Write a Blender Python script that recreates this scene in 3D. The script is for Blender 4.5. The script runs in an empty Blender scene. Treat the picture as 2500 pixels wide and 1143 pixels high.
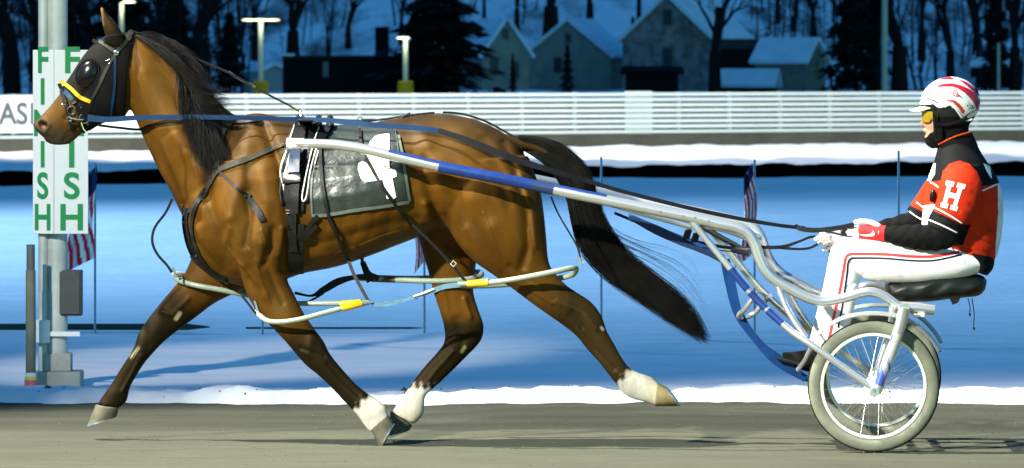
import bpy, bmesh, math, random
import numpy as np
from mathutils import Vector, Matrix
from mathutils.bvhtree import BVHTree
from mathutils.geometry import tessellate_polygon

S = bpy.context.scene
C = S.collection
R = math.radians
random.seed(7)
rng = np.random.default_rng(11)

# ------------------------------------------------------------------ camera
F = 15000.0            # focal length in photograph pixels (2500 wide)
HZ = 150.0             # row of the horizon in the photograph
CAMH = 1.867           # eye height, m
D0 = 30.0              # distance to the middle of the horse
cam_d = bpy.data.cameras.new('camera')
cam = bpy.data.objects.new('camera', cam_d)
C.objects.link(cam)
cam.location = (0, 0, CAMH)
cam.rotation_euler = (R(90), 0, 0)
cam_d.sensor_width = 36
cam_d.lens = 36 * F / 2500
cam_d.shift_y = -(571.5 - HZ) / 2500
cam_d.clip_start = 0.5
cam_d.clip_end = 4000
cam_d.dof.use_dof = True
cam_d.dof.focus_distance = 29.6
cam_d.dof.aperture_fstop = 11
S.camera = cam

# ------------------------------------------------------------------ dusk sky, floodlights and added lamps, exposure
S.view_settings.view_transform = 'Standard'
S.view_settings.look = 'None'
S.view_settings.gamma = 1
S.view_settings.exposure = 0
world = bpy.data.worlds.new('World')
S.world = world
world.use_nodes = True
wn = world.node_tree.nodes
wl = world.node_tree.links
bg = wn['Background']
sky = wn.new('ShaderNodeTexSky')
sky.sky_type = 'NISHITA'
sky.sun_disc = False
sky.sun_elevation = R(2)
sky.sun_rotation = R(150)
tint = wn.new('ShaderNodeMix')
tint.data_type = 'RGBA'
tint.blend_type = 'MULTIPLY'
tint.inputs[0].default_value = 1
wl.new(sky.outputs[0], tint.inputs[6])
tint.inputs[7].default_value = (0.40, 1.72, 3.9, 1)
wl.new(tint.outputs[2], bg.inputs[0])
bg.inputs[1].default_value = 0.15

def flood(name, loc, aim, watt, size, blend, col, rad=0.35):
    l = bpy.data.lights.new(name, 'SPOT')
    l.energy = watt
    l.spot_size = R(size)
    l.spot_blend = blend
    l.color = col
    l.shadow_soft_size = rad
    o = bpy.data.objects.new(name, l)
    C.objects.link(o)
    o.location = loc
    o.rotation_euler = (Vector(aim) - Vector(loc)).to_track_quat('-Z', 'Y').to_euler()
    return o
# the track floodlights on their tall masts: grandstand side, down the track, and the far turn; the last two are added fills
flood('flood_or_fill', (-19, 8.5, 16), (-1.7, 28.7, 0.4), 66000, 14, 0.8, (1, .97, .86), .3)
flood('flood_or_fill', (-18.4, 8, 16), (1.5, 29.0, 0.4), 66000, 14, 0.8, (1, .97, .86), .3)
flood('flood_or_fill', (-16, 29.6, 23), (0.8, 27.2, 0.2), 125000, 29, 0.35, (1, .97, .86), .2)
flood('flood_or_fill', (-14, 80, 38), (0, 114, 0.5), 245000, 32, 0.7, (1, .98, .92), .5)
flood('flood_or_fill', (-34, 66, 9), (0, 62, 0), 175000, 75, 0.9, (.36, .65, 1), .6)  # added unseen blue lamp, brightens the infield snow
flood('flood_or_fill', (-9, 14, 12), (-2.55, 34.9, 1.5), 24000, 7, 0.5, (1, .97, .88), .3)   # added unseen spot that brightens the finish post alone

# ------------------------------------------------------------------ frames of reference
A = R(4.4)
U = Vector((math.cos(A), -math.sin(A), 0))
V = Vector((math.sin(A), math.cos(A), 0))
def P(px, py, v=0.0):
    """point of the running horse and sulky: pixel plus distance v from their centre plane"""
    dx = (px - 1250) / F
    t = (v + D0 * math.cos(A)) / (dx * math.sin(A) + math.cos(A))
    return Vector((t * dx, t, CAMH - t * (py - HZ) / F))
def W(px, py, Y):
    return Vector(((px - 1250) / F * Y, Y, CAMH - (py - HZ) / F * Y))
def mir(p):
    """the same point on the far side of the centre plane"""
    v = (p - Vector((0, D0, 0))).dot(V)
    return p - 2 * v * V
def proj(co):
    t = co[:, 1]
    return np.stack([1250 + co[:, 0] / t * F, HZ + (CAMH - co[:, 2]) / t * F], 1)
def vof(co):
    return co[:, 0] * V.x + (co[:, 1] - D0) * V.y
GY = lambda py: CAMH * F / (py - HZ)      # depth of ground seen at row py

# ------------------------------------------------------------------ materials
MATS = {}
def mat(name, col, rough=.6, metal=0, var=.0, vscale=8, bump=0, bscale=40, spec=None, attr=False,
        sheen=0, coat=0, alpha=1, trans=0, emit=None, estr=0, stretch=None, col2=None, vmin=.4, vmax=.65, stint=None):
    if name in MATS: return MATS[name]
    m = bpy.data.materials.new(name)
    m.use_nodes = True
    n = m.node_tree.nodes; l = m.node_tree.links
    b = n['Principled BSDF']
    b.inputs['Roughness'].default_value = rough
    b.inputs['Metallic'].default_value = metal
    if spec is None and rough >= .55 and not metal: spec = .12
    if spec is not None: b.inputs['Specular IOR Level'].default_value = spec
    if stint: b.inputs['Specular Tint'].default_value = (*stint, 1)
    if sheen: b.inputs['Sheen Weight'].default_value = sheen
    if coat: b.inputs['Coat Weight'].default_value = coat; b.inputs['Coat Roughness'].default_value = .15
    if alpha < 1: b.inputs['Alpha'].default_value = alpha
    if trans: b.inputs['Transmission Weight'].default_value = trans
    if emit:
        b.inputs['Emission Color'].default_value = (*emit, 1)
        b.inputs['Emission Strength'].default_value = estr
    tc = n.new('ShaderNodeTexCoord')
    mp = n.new('ShaderNodeMapping')
    l.new(tc.outputs['Object'], mp.inputs[0])
    if stretch: mp.inputs['Scale'].default_value = stretch
    base = None
    if attr:
        a = n.new('ShaderNodeAttribute'); a.attribute_name = 'Col'
        base = a.outputs['Color']
    if var or col2:
        nz = n.new('ShaderNodeTexNoise'); nz.inputs['Scale'].default_value = vscale
        nz.inputs['Detail'].default_value = 7; nz.inputs['Roughness'].default_value = .62
        l.new(mp.outputs[0], nz.inputs['Vector'])
        mr = n.new('ShaderNodeMapRange')
        mr.inputs['From Min'].default_value = vmin; mr.inputs['From Max'].default_value = vmax
        l.new(nz.outputs[0], mr.inputs[0])
        mx = n.new('ShaderNodeMix'); mx.data_type = 'RGBA'
        l.new(mr.outputs[0], mx.inputs[0])
        if attr:
            dk = n.new('ShaderNodeMix'); dk.data_type = 'RGBA'; dk.blend_type = 'MULTIPLY'
            dk.inputs[0].default_value = 1
            l.new(base, dk.inputs[6]); dk.inputs[7].default_value = (1 - var,) * 3 + (1,)
            l.new(base, mx.inputs[6]); l.new(dk.outputs[2], mx.inputs[7])
        else:
            mx.inputs[6].default_value = (*col, 1)
            mx.inputs[7].default_value = (*(col2 or [c * (1 - var) for c in col]), 1)
        base = mx.outputs[2]
    if base is not None: l.new(base, b.inputs['Base Color'])
    else: b.inputs['Base Color'].default_value = (*col, 1)
    if bump:
        nb = n.new('ShaderNodeTexNoise'); nb.inputs['Scale'].default_value = bscale
        nb.inputs['Detail'].default_value = 5
        l.new(mp.outputs[0], nb.inputs['Vector'])
        bp = n.new('ShaderNodeBump'); bp.inputs['Strength'].default_value = bump
        bp.inputs['Distance'].default_value = .01
        l.new(nb.outputs[0], bp.inputs['Height']); l.new(bp.outputs[0], b.inputs['Normal'])
    MATS[name] = m
    return m

# ------------------------------------------------------------------ mesh helpers
def spline(pts, k=6):
    """Catmull-Rom through rows of numbers"""
    a = np.array(pts, float)
    if len(a) < 3: 
        return np.array([a[0] + (a[-1] - a[0]) * t for t in np.linspace(0, 1, k + 1)])
    e = np.vstack([2 * a[0] - a[1], a, 2 * a[-1] - a[-2]])
    out = []
    for i in range(1, len(e) - 2):
        p0, p1, p2, p3 = e[i - 1], e[i], e[i + 1], e[i + 2]
        for j in range(k):
            t = j / k
            out.append(.5 * (2 * p1 + (p2 - p0) * t + (2 * p0 - 5 * p1 + 4 * p2 - p3) * t * t + (3 * p1 - p0 - 3 * p2 + p3) * t ** 3))
    out.append(a[-1])
    return np.array(out)

class MB:
    def __init__(s): s.v = []; s.f = []; s.c = []
    def add(s, vs, fs):
        o = len(s.v); s.v += [tuple(p) for p in vs]; s.f += [tuple(i + o for i in f) for f in fs]
        return s
    def tube(s, pts, r, sides=10, flat=None):
        """tube through world points; r a number or list; flat=(direction, factor) squashes it"""
        pts = [Vector(p) for p in pts]; n = len(pts)
        rs = r if hasattr(r, '__len__') else [r] * n
        T = [(pts[min(i + 1, n - 1)] - pts[max(i - 1, 0)]).normalized() for i in range(n)]
        up = Vector((0, 0, 1)) if abs(T[0].z) < .9 else Vector((1, 0, 0))
        N = (up - T[0] * up.dot(T[0])).normalized()
        vs = []
        for i in range(n):
            N = (N - T[i] * N.dot(T[i])).normalized()
            B = T[i].cross(N)
            for k in range(sides):
                a = 2 * math.pi * k / sides
                d = (N * math.cos(a) + B * math.sin(a)) * rs[i]
                if flat:
                    fd = flat[0]; d = d - fd * d.dot(fd) * (1 - flat[1])
                vs.append(pts[i] + d)
        fs = [(i * sides + k, i * sides + (k + 1) % sides, (i + 1) * sides + (k + 1) % sides, (i + 1) * sides + k) for i in range(n - 1) for k in range(sides)]
        fs.append(tuple(reversed(range(sides)))); fs.append(tuple((n - 1) * sides + k for k in range(sides)))
        return s.add(vs, fs)
    def box(s, c, d, rz=0, ax=None):
        c = Vector(c)
        if ax is None:
            ax = (Vector((math.cos(rz), math.sin(rz), 0)), Vector((-math.sin(rz), math.cos(rz), 0)), Vector((0, 0, 1)))
        vs = [c + ax[0] * (x * d[0] / 2) + ax[1] * (y * d[1] / 2) + ax[2] * (z * d[2] / 2) for z in (-1, 1) for y in (-1, 1) for x in (-1, 1)]
        return s.add(vs, [(0, 2, 3, 1), (4, 5, 7, 6), (0, 1, 5, 4), (2, 6, 7, 3), (0, 4, 6, 2), (1, 3, 7, 5)])
    def rev(s, prof, c, ax, n=48):
        """profile [(radius, along)] turned about axis ax through c; closed ring"""
        ax = Vector(ax).normalized(); c = Vector(c)
        a1 = ax.orthogonal().normalized(); a2 = ax.cross(a1)
        m = len(prof); vs = []
        for k in range(n):
            t = 2 * math.pi * k / n; d = a1 * math.cos(t) + a2 * math.sin(t)
            vs += [c + d * r + ax * h for r, h in prof]
        fs = [(k * m + j, ((k + 1) % n) * m + j, ((k + 1) % n) * m + (j + 1) % m, k * m + (j + 1) % m) for k in range(n) for j in range(m)]
        return s.add(vs, fs)
    def prism(s, poly, off):
        """closed polygon of world points, pushed by off"""
        n = len(poly); poly = [Vector(p) for p in poly]; off = Vector(off)
        vs = poly + [p + off for p in poly]
        fs = [tuple(range(n)), tuple(reversed(range(n, 2 * n)))] + [(i, i + n, (i + 1) % n + n, (i + 1) % n) for i in range(n)]
        return s.add(vs, fs)
    def mesh(s, name):
        m = bpy.data.meshes.new(name); m.from_pydata(s.v, [], s.f); m.validate(); m.update()
        bm = bmesh.new(); bm.from_mesh(m); bmesh.ops.recalc_face_normals(bm, faces=bm.faces); bm.to_mesh(m); bm.free()
        return m
    def build(s, name, material, parent=None, smooth=True, bevel=0, sub=0, angle=40):
        return put(s.mesh(name), name, material, parent, smooth, bevel, sub, angle)

def wloc(o):
    p = Vector((0, 0, 0))
    while o is not None: p = p + o.location; o = o.parent
    return p
def put(m, name, material, parent=None, smooth=True, bevel=0, sub=0, angle=40):
    o = bpy.data.objects.new(name, m); C.objects.link(o)
    if material is not None and not m.materials: m.materials.append(material)
    if smooth:
        m.polygons.foreach_set('use_smooth', [True] * len(m.polygons))
        try: m.set_sharp_from_angle(angle=R(angle))
        except Exception: pass
    if parent is not None:
        o.parent = parent
        o.location = -wloc(parent)
    if bevel:
        b = o.modifiers.new('b', 'BEVEL'); b.width = bevel; b.segments = 2; b.limit_method = 'ANGLE'
    if sub:
        b = o.modifiers.new('s', 'SUBSURF'); b.levels = sub; b.render_levels = sub
    return o
def tag(o, label=None, cat=None, group=None, kind=None):
    if label: o['label'] = label
    if cat: o['category'] = cat
    if group: o['group'] = group
    if kind: o['kind'] = kind
    return o
def thing(name, label, cat, loc=(0, 0, 0), group=None):
    o = bpy.data.objects.new(name, None); C.objects.link(o); o.location = loc
    o.empty_display_size = .1
    return tag(o, label, cat, group)
def struct(o): o['kind'] = 'structure'; return o

def ev_mesh(o):
    dg = bpy.context.evaluated_depsgraph_get()
    return bpy.data.meshes.new_from_object(o.evaluated_get(dg))
def remesh(mb, voxel, smooth=6, factor=.5):
    m = mb.mesh('tmp'); o = bpy.data.objects.new('tmp', m); C.objects.link(o)
    r = o.modifiers.new('r', 'REMESH'); r.mode = 'VOXEL'; r.voxel_size = voxel; r.adaptivity = 0
    if smooth:
        s = o.modifiers.new('s', 'SMOOTH'); s.factor = factor; s.iterations = smooth
    bpy.context.view_layer.update()
    out = ev_mesh(o)
    bpy.data.objects.remove(o)
    return out
def loft(mb, st, k=6, n=28, narrow=0, power=2.0, Pf=P):
    """stations (x1,y1,x2,y2,v,halfwidth): the two outline pixels, centre v, half width"""
    q = spline(st, k); vs = []
    for x1, y1, x2, y2, v, hw in q:
        p1 = Pf(x1, y1, v); p2 = Pf(x2, y2, v); c = (p1 + p2) / 2; h = (p1 - p2) / 2
        for j in range(n):
            a = 2 * math.pi * j / n; ca, sa = math.cos(a), math.sin(a)
            e = 2 / power
            ca2 = math.copysign(abs(ca) ** e, ca); sa2 = math.copysign(abs(sa) ** e, sa)
            w = hw * (1 - narrow * max(0, ca2) ** 2)
            vs.append(c + h * ca2 + V * (sa2 * w))
    m = len(q)
    fs = [(i * n + j, i * n + (j + 1) % n, (i + 1) * n + (j + 1) % n, (i + 1) * n + j) for i in range(m - 1) for j in range(n)]
    fs += [tuple(reversed(range(n))), tuple((m - 1) * n + j for j in range(n))]
    mb.add(vs, fs)
def coords(m):
    a = np.empty(len(m.vertices) * 3); m.vertices.foreach_get('co', a); return a.reshape(-1, 3)
def setco(m, a): m.vertices.foreach_set('co', a.ravel()); m.update()
def paint(m, cols):
    at = m.color_attributes.new('Col', 'FLOAT_COLOR', 'POINT')
    c = np.ones((len(m.vertices), 4)); c[:, :3] = cols
    at.data.foreach_set('color', c.ravel())
def segdist(q, a, b):
    a = np.array(a, float); b = np.array(b, float); d = b - a
    t = np.clip(((q - a) @ d) / max(d @ d, 1e-9), 0, 1)
    return np.linalg.norm(q - a - t[:, None] * d, axis=1)
def polydist(q, pts): return np.min([segdist(q, pts[i], pts[i + 1]) for i in range(len(pts) - 1)], axis=0)
def inpoly(q, poly):
    x, y = q[:, 0], q[:, 1]; ins = np.zeros(len(q), bool); n = len(poly)
    for i in range(n):
        x1, y1 = poly[i]; x2, y2 = poly[(i + 1) % n]
        c = ((y1 > y) != (y2 > y)) & (x < (x2 - x1) * (y - y1) / ((y2 - y1) or 1e-9) + x1)
        ins ^= c
    return ins
def sstep(x, a, b):
    t = np.clip((x - a) / (b - a), 0, 1); return t * t * (3 - 2 * t)
def bvh_of(*meshes):
    vs = []; fs = []
    for m in meshes:
        o = len(vs); vs += [v.co.copy() for v in m.vertices]; fs += [tuple(i + o for i in p.vertices) for p in m.polygons]
    return BVHTree.FromPolygons(vs, fs)
def cast(bvh, px, py, off, fallback=None):
    d = Vector(((px - 1250) / F, 1, -(py - HZ) / F)).normalized()
    h = bvh.ray_cast(Vector((0, 0, CAMH)), d)
    if h[0] is None: return None
    n = h[1]
    if n.dot(d) > 0: n = -n
    return h[0] + n * off, n, (h[0] - Vector((0, D0, 0))).dot(V)
def strap(mb, bvh, pts, wpx, off=.004, th=.004, k=8, vfix=None, closed=False):
    """leather strap following pixels over the surface (or at distance vfix): a flat band wpx pixels wide"""
    q = spline([(p[0], p[1], p[2] if len(p) > 2 else wpx) for p in pts], k)
    n = len(q); rows = []
    lastv = None; vals = []
    for i in range(n):
        t = q[min(i + 1, n - 1)][:2] - q[max(i - 1, 0)][:2]; t = t / (np.linalg.norm(t) + 1e-9)
        nx, ny = -t[1], t[0]; w = q[i][2] / 2
        for s_ in (-1, 0, 1):
            x, y = q[i][0] + nx * w * s_, q[i][1] + ny * w * s_
            h = cast(bvh, x, y, off) if (bvh and vfix is None) else None
            vals.append((x, y, h))
    vs_ = [(h[2] if h else None) for x, y, h in vals]
    if vfix is not None:
        vv = np.interp(np.arange(n), np.linspace(0, n - 1, len(vfix)), vfix) if hasattr(vfix, '__len__') else [vfix] * n
        vv = np.repeat(vv, 3)
    else:
        known = [i for i, v_ in enumerate(vs_) if v_ is not None]
        vv = np.interp(range(len(vs_)), known, [vs_[i] for i in known]) if known else [0] * len(vs_)
    vs = []
    for i, (x, y, h) in enumerate(vals):
        if h: p, nn = h[0], h[1]
        else: p = P(x, y, vv[i] - off); nn = -V
        vs.append(p + nn * th); vs.append(p - nn * .002)
    o = []
    for i in range(n - 1):
        a = i * 6; b = (i + 1) * 6
        o += [(a, a + 2, b + 2, b), (a + 2, a + 4, b + 4, b + 2), (a + 1, b + 1, b + 3, a + 3), (a + 3, b + 3, b + 5, a + 5), (a, b, b + 1, a + 1), (a + 4, a + 5, b + 5, b + 4)]
    o += [(0, 1, 3, 2), (2, 3, 5, 4)]; e = (n - 1) * 6
    o += [(e, e + 2, e + 3, e + 1), (e + 2, e + 4, e + 5, e + 3)]
    mb.add(vs, o)
def decal(bvh, poly, off=.004, cuts=3, vfb=None):
    """filled pixel outline laid on the surface"""
    bm = bmesh.new()
    vs = [bm.verts.new((x, y, 0)) for x, y in poly]
    for t_ in tessellate_polygon([[Vector((x, y, 0)) for x, y in poly]]):
        try: bm.faces.new([vs[i] for i in t_])
        except ValueError: pass
    for _ in range(cuts):
        bmesh.ops.subdivide_edges(bm, edges=bm.edges[:], cuts=1, use_grid_fill=True)
    bmesh.ops.triangulate(bm, faces=bm.faces[:])
    lv = vfb
    hs = [cast(bvh, v.co.x, v.co.y, off) for v in bm.verts]
    ok = [h[2] for h in hs if h]; mean = (sum(ok) / len(ok)) if ok else 0
    for v, h in zip(bm.verts, hs):
        v.co = h[0] if h else P(v.co.x, v.co.y, mean - off)
    m = bpy.data.meshes.new('d'); bm.to_mesh(m); bm.free()
    mb = MB(); mb.v = [tuple(v.co) for v in m.vertices]; mb.f = [tuple(p.vertices) for p in m.polygons]
    return mb
def text_mesh(s, size, ext=.002, bold=.0):
    cu = bpy.data.curves.new('t', 'FONT'); cu.body = s; cu.size = size; cu.extrude = ext; cu.offset = bold
    cu.align_x = 'CENTER'; cu.align_y = 'CENTER'
    o = bpy.data.objects.new('t', cu); C.objects.link(o); bpy.context.view_layer.update()
    m = ev_mesh(o); bpy.data.objects.remove(o); return m
def xform(m, M): m.transform(M); return m
# ------------------------------------------------------------------ setting: track, snow, bank, hill
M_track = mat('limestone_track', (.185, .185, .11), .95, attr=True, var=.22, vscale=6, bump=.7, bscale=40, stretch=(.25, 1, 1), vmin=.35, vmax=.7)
M_snow = mat('snow', (.80, .82, .84), .7, var=.10, vscale=2.2, bump=.8, bscale=14, stretch=(.6, 1, 1))
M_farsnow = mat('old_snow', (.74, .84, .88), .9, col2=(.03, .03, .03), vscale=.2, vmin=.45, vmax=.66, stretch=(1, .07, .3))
M_dirt = mat('dark_earth', (.0025, .002, .002), 1, var=.5, vscale=4, spec=0)
def nz2(x, y, s, o=0):
    return (math.sin(x * s + o) + math.sin(y * s * 1.3 + 1.7 + o) + math.sin((x + y) * s * .7 + 2.3 * o) + math.sin((x * 2.1 - y * 1.7) * s + o * 3)) / 4
def sheet(name, m, xs, ys, zf):
    mb = MB(); vs = [(x, y, zf(x, y)) for y in ys for x in xs]; n = len(xs)
    mb.add(vs, [(j * n + i, j * n + i + 1, (j + 1) * n + i + 1, (j + 1) * n + i) for j in range(len(ys) - 1) for i in range(n - 1)])
    return struct(mb.build(name, m))
EDGE = 33.35
sheet('ground', mat('frozen_ground', (.04, .04, .045), .95, var=.4, vscale=.3), [-900, 900], [-60, 3000], lambda x, y: -.06)
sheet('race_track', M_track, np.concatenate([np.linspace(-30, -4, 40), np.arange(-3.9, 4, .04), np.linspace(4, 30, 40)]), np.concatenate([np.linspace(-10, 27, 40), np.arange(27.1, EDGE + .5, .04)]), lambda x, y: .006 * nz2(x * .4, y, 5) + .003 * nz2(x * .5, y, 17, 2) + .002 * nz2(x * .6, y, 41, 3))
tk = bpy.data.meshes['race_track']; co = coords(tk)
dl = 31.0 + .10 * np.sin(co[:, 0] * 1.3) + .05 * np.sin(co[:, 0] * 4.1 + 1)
edge_dark = sstep(co[:, 1], 30.9, 31.25) * .34 + .06 * np.sin(co[:, 1] * 9 + .4 * np.sin(co[:, 0] * .7)) * sstep(co[:, 1], 30.5, 31.5)
paint(tk, np.array([(.078, .079, .053)]) * (1 - edge_dark[:, None]))     # the outer strip, nearer the snow, is darker
def snow_z(x, y):
    ed = EDGE + .22 * nz2(x, 0, 1.7) + .12 * nz2(x, 3, 6, 1) + .06 * nz2(x, 1, 17, 2)
    t = max(0, min(1, (y - ed) / .22)); t = t * t * (3 - 2 * t)
    z = -.05 + .10 * t + .045 * (nz2(x, y, 5, 1) + .6 * nz2(x, y, 13, 2) + .4 * nz2(x, y, 31, 3)) * t * max(0, 1 - (y - ed) / 1.5) - .03 * max(0, min(1, (y - ed - .6) / 1)) + .014 * nz2(x, y * .6, 1.1) + .010 * nz2(x * .5, y, 2.9, 5) + .006 * nz2(x, y, 4.3, 1) * (y > 34)
    z += .030 * math.exp(-((y - 39.2 - .1 * nz2(x, 0, .8)) / .10) ** 2) * (.5 + .5 * nz2(x, 0, 1.4, 2))
    z += .008 * math.exp(-((y - 36.6) / .08) ** 2) * (.5 + .5 * nz2(x, 0, 1.1, 4))
    return z
sheet('snow_field', M_snow, np.concatenate([np.linspace(-48, -9, 60), np.linspace(-8.9, 8.9, 280), np.linspace(9, 48, 60)]), np.concatenate([np.arange(EDGE - .45, 35, .035), np.arange(35, 42, .07), np.arange(42, 99, .5)]), snow_z)
# far side: dark earth bank with a bed of snow above it, running slightly away to the right
def far_line(x): return 1 + .0062 * x          # depth factor: nearer on the left
def bank_pt(x, y0, z): return (x, y0 * far_line(x), z)
xs = np.concatenate([np.linspace(-48, -13, 60), np.linspace(-12.9, 12.9, 250), np.linspace(13, 48, 60)])
mb = MB(); rows = []
for (y0, z) in ((95.4, -.03), (96.2, .08), (98.8, .175), (100.5, .19)):
    rows.append([bank_pt(x, y0 + .15 * nz2(x, 0, 2), z + (.035 * nz2(x, y0, 3) + .02 * nz2(x, 1, 9) if z > .05 else 0)) for x in xs])
n = len(xs)
mb.add([p for r in rows for p in r], [(j * n + i, j * n + i + 1, (j + 1) * n + i + 1, (j + 1) * n + i) for j in range(3) for i in range(n - 1)])
struct(mb.build('bank', M_dirt))
mb = MB(); rows = []
for k, y0 in enumerate(np.linspace(98.6, 117.5, 40)):
    rows.append([bank_pt(x, y0, (.10 if k == 0 else .225 + .045 * nz2(x, y0, 1.7, k * .1) + .04 * nz2(x, y0, 4.1) + (.04 * nz2(x, 0, 2.7) if k < 4 else 0))) for x in xs])
mb.add([p for r in rows for p in r], [(j * n + i, j * n + i + 1, (j + 1) * n + i + 1, (j + 1) * n + i) for j in range(39) for i in range(n - 1)])
struct(mb.build('snow_bank', M_snow))
# the far hillside under old snow
def hill_z(x, y):
    t = max(0, y - 455) / 400
    return -.02 + 26 * t ** 1.25 + 1.2 * nz2(x, y, .02) * min(1, t * 6)
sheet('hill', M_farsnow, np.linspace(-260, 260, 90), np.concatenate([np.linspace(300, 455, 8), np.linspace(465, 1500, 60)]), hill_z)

# ------------------------------------------------------------------ low wall and white slatted fence on the far side
FX = lambda x: 117.2 * far_line(x)
M_white = mat('white_fence_paint', (.66, .70, .64), .6, var=.06, vscale=2)
M_wall = mat('brown_concrete', (.085, .08, .06), .9, var=.25, vscale=2)
ang = math.atan(117.2 * .0062)
fd = Vector((math.cos(ang), math.sin(ang), 0)); fn = Vector((math.sin(ang), -math.cos(ang), 0))
f0 = Vector((0, 117.2, 0))
ft = thing('slatted_fence', 'long white fence of eight horizontal boards on the far side of the snowy infield', 'fence', f0)
w = thing('low_wall', 'low plain brown wall directly under the white slatted fence', 'wall', f0)
MB().box(f0 + Vector((0, 0, .29)) , (96, .25, .34), ax=(fd, fn, Vector((0, 0, 1)))).build('wall', M_wall, w)
for k in range(8):
    MB().box(f0 + fn * .06 + Vector((0, 0, .505 + k * .1035)), (96, .03, .066), ax=(fd, fn, Vector((0, 0, 1)))).build('board', M_white, ft, bevel=.004)
for k in range(-36, 37):
    MB().box(f0 + fd * (k * 1.26 + .23) - fn * .005 + Vector((0, 0, .87)), (.07, .05, .80), ax=(fd, fn, Vector((0, 0, 1)))).build('post', M_white, ft)
bq = f0 + fd * (.03)
MB().box(f0 + fd * 3.0 + fn * .042 + Vector((0, 0, .87)), (.66, .006, .84), ax=(fd, fn, Vector((0, 0, 1)))).build('joint_plate', M_white, ft)
# lettered board at the left
M_sign = mat('white_sign', (.78, .80, .78), .45, var=.03)
M_grey = mat('grey_lettering', (.10, .10, .105), .5)
sg = thing('fence_banner', 'white board with large grey capital letters mounted on the fence behind the horse head', 'banner', f0 + fd * -11)
MB().box(f0 + fd * -11.0 + fn * .10 + Vector((0, 0, .90)), (5.3, .03, .64), ax=(fd, fn, Vector((0, 0, 1)))).build('panel', M_sign, sg)
for ch, px in (('A', 10), ('S', 45), ('I', 70)):
    m = text_mesh(ch, .54, .003, .010)
    p = W(px, 280, 1); s = 117.2 / (1 - 117.2 * .0062 * p.x) ; p = W(px, 280, s) + fn * .125
    xform(m, Matrix.Translation(p) @ Matrix.Rotation(ang, 4, 'Z') @ Matrix.Rotation(R(90), 4, 'X'))
    put(m, 'letter', M_grey, sg, smooth=False)

# ------------------------------------------------------------------ finish post
PY = 34.9
M_alu = mat('dull_aluminium', (.50, .55, .50), .5, .15, var=.25, vscale=5)
M_box = mat('grey_enclosure', (.06, .065, .06), .55, .2, var=.2)
M_conc = mat('pale_concrete', (.42, .42, .36), .9, var=.2, bump=.3)
M_green = mat('green_lettering', (.01, .26, .07), .5)
fp = thing('finish_post', 'tall grey finish post carrying white FINISH panels with green letters', 'sign post', W(130, 955, PY))
p0 = W(130, 955, PY); p0.z = 0
MB().tube([Vector((p0.x + .02, PY, z)) for z in (.05, 3.2)], .062, 20).build('pole', M_alu, fp)
MB().tube([Vector((p0.x - .055, PY - .03, z)) for z in (.05, 3.2)], .028, 14).build('conduit', M_alu, fp)
MB().box((p0.x + .03, PY, .05), (.27, .27, .12)).build('base_block', M_conc, fp, bevel=.01)
MB().box((p0.x + .03, PY, .16), (.15, .16, .10)).build('base_plate', M_conc, fp, bevel=.006)
bx_ = W(172, 715, PY)
e = MB().box((bx_.x, PY, bx_.z), (.135, .11, .26)).build('junction_box', M_box, fp, bevel=.006)
MB().box((bx_.x, PY - .06, bx_.z), (.115, .008, .24)).build('door', M_box, e, bevel=.003)
c_ = W(107, 810, PY)
MB().tube([Vector((c_.x, PY - .07, c_.z + s)) for s in (-.06, .07)], .04, 16).build('camera_housing', M_sign, fp, bevel=.004)
c_ = W(150, 814, PY)
MB().box((c_.x, PY - .075, c_.z), (.22, .02, .026)).build('bracket', M_sign, fp)
def panel(xa, xb, ya, yb, dya, dyb, fs, name='sign_panel'):
    a = W(xa, ya, PY + dya); b = W(xb, ya, PY + dyb)
    zt = W(xa, ya, PY).z; zb = W(xa, yb, PY).z
    a.z = b.z = 0
    d = (b - a); L = d.length; d.normalize(); nn = Vector((d.y, -d.x, 0))
    mid = (a + b) / 2 + Vector((0, 0, (zt + zb) / 2))
    o = MB().box(mid, (L, .02, zt - zb), ax=(d, nn, Vector((0, 0, 1)))).build(name, M_sign, fp, bevel=.003)
    for i, ch in enumerate('FINISH'):
        m = text_mesh(ch, .205, .002, .0045)
        pz = W(0, 150 + i * 76.5, PY).z
        ctr = (a + b) / 2 + nn * .013 + Vector((0, 0, pz))
        M = Matrix.Translation(ctr) @ Matrix.Rotation(math.atan2(d.y, d.x), 4, 'Z') @ Matrix.Rotation(R(90), 4, 'X') @ Matrix.Scale(fs, 4, (1, 0, 0))
        xform(m, M)
        q = put(m, 'letter', M_green, o, smooth=False)
panel(82, 132, 122, 570, -.06, -.12, .8)
panel(133, 215, 122, 570, -.12, -.08, 1.0)
# marker post beside it
mp_ = thing('marker_post', 'slim olive grey post with a yellow and pink reflective band left of the finish post', 'post', (W(75, 955, 34.6).x, 34.6, 0))
x_ = W(75, 955, 34.6).x
zz = lambda y: W(0, y, 34.6).z
MB().tube([Vector((x_, 34.6, z)) for z in (zz(912), zz(660))], .028, 14).build('post', mat('olive_paint', (.17, .18, .13), .6, var=.2), mp_)
MB().tube([Vector((x_, 34.6, z)) for z in (zz(662), zz(597))], .024, 14).build('cap_tube', mat('grey_paint', (.10, .11, .10), .5, var=.2), mp_)
MB().tube([Vector((x_, 34.6, z)) for z in (zz(962), zz(910))], .032, 14).build('base', M_sign, mp_)
MB().tube([Vector((x_, 34.6, z)) for z in (zz(950), zz(920))], .034, 14).build('reflective_band', mat('yellow_tape', (.85, .65, .03), .4), mp_)
MB().tube([Vector((x_, 34.6, z)) for z in (zz(942), zz(928))], .0355, 14).build('pink_band', mat('pink_tape', (.85, .15, .20), .4), mp_)
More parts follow.
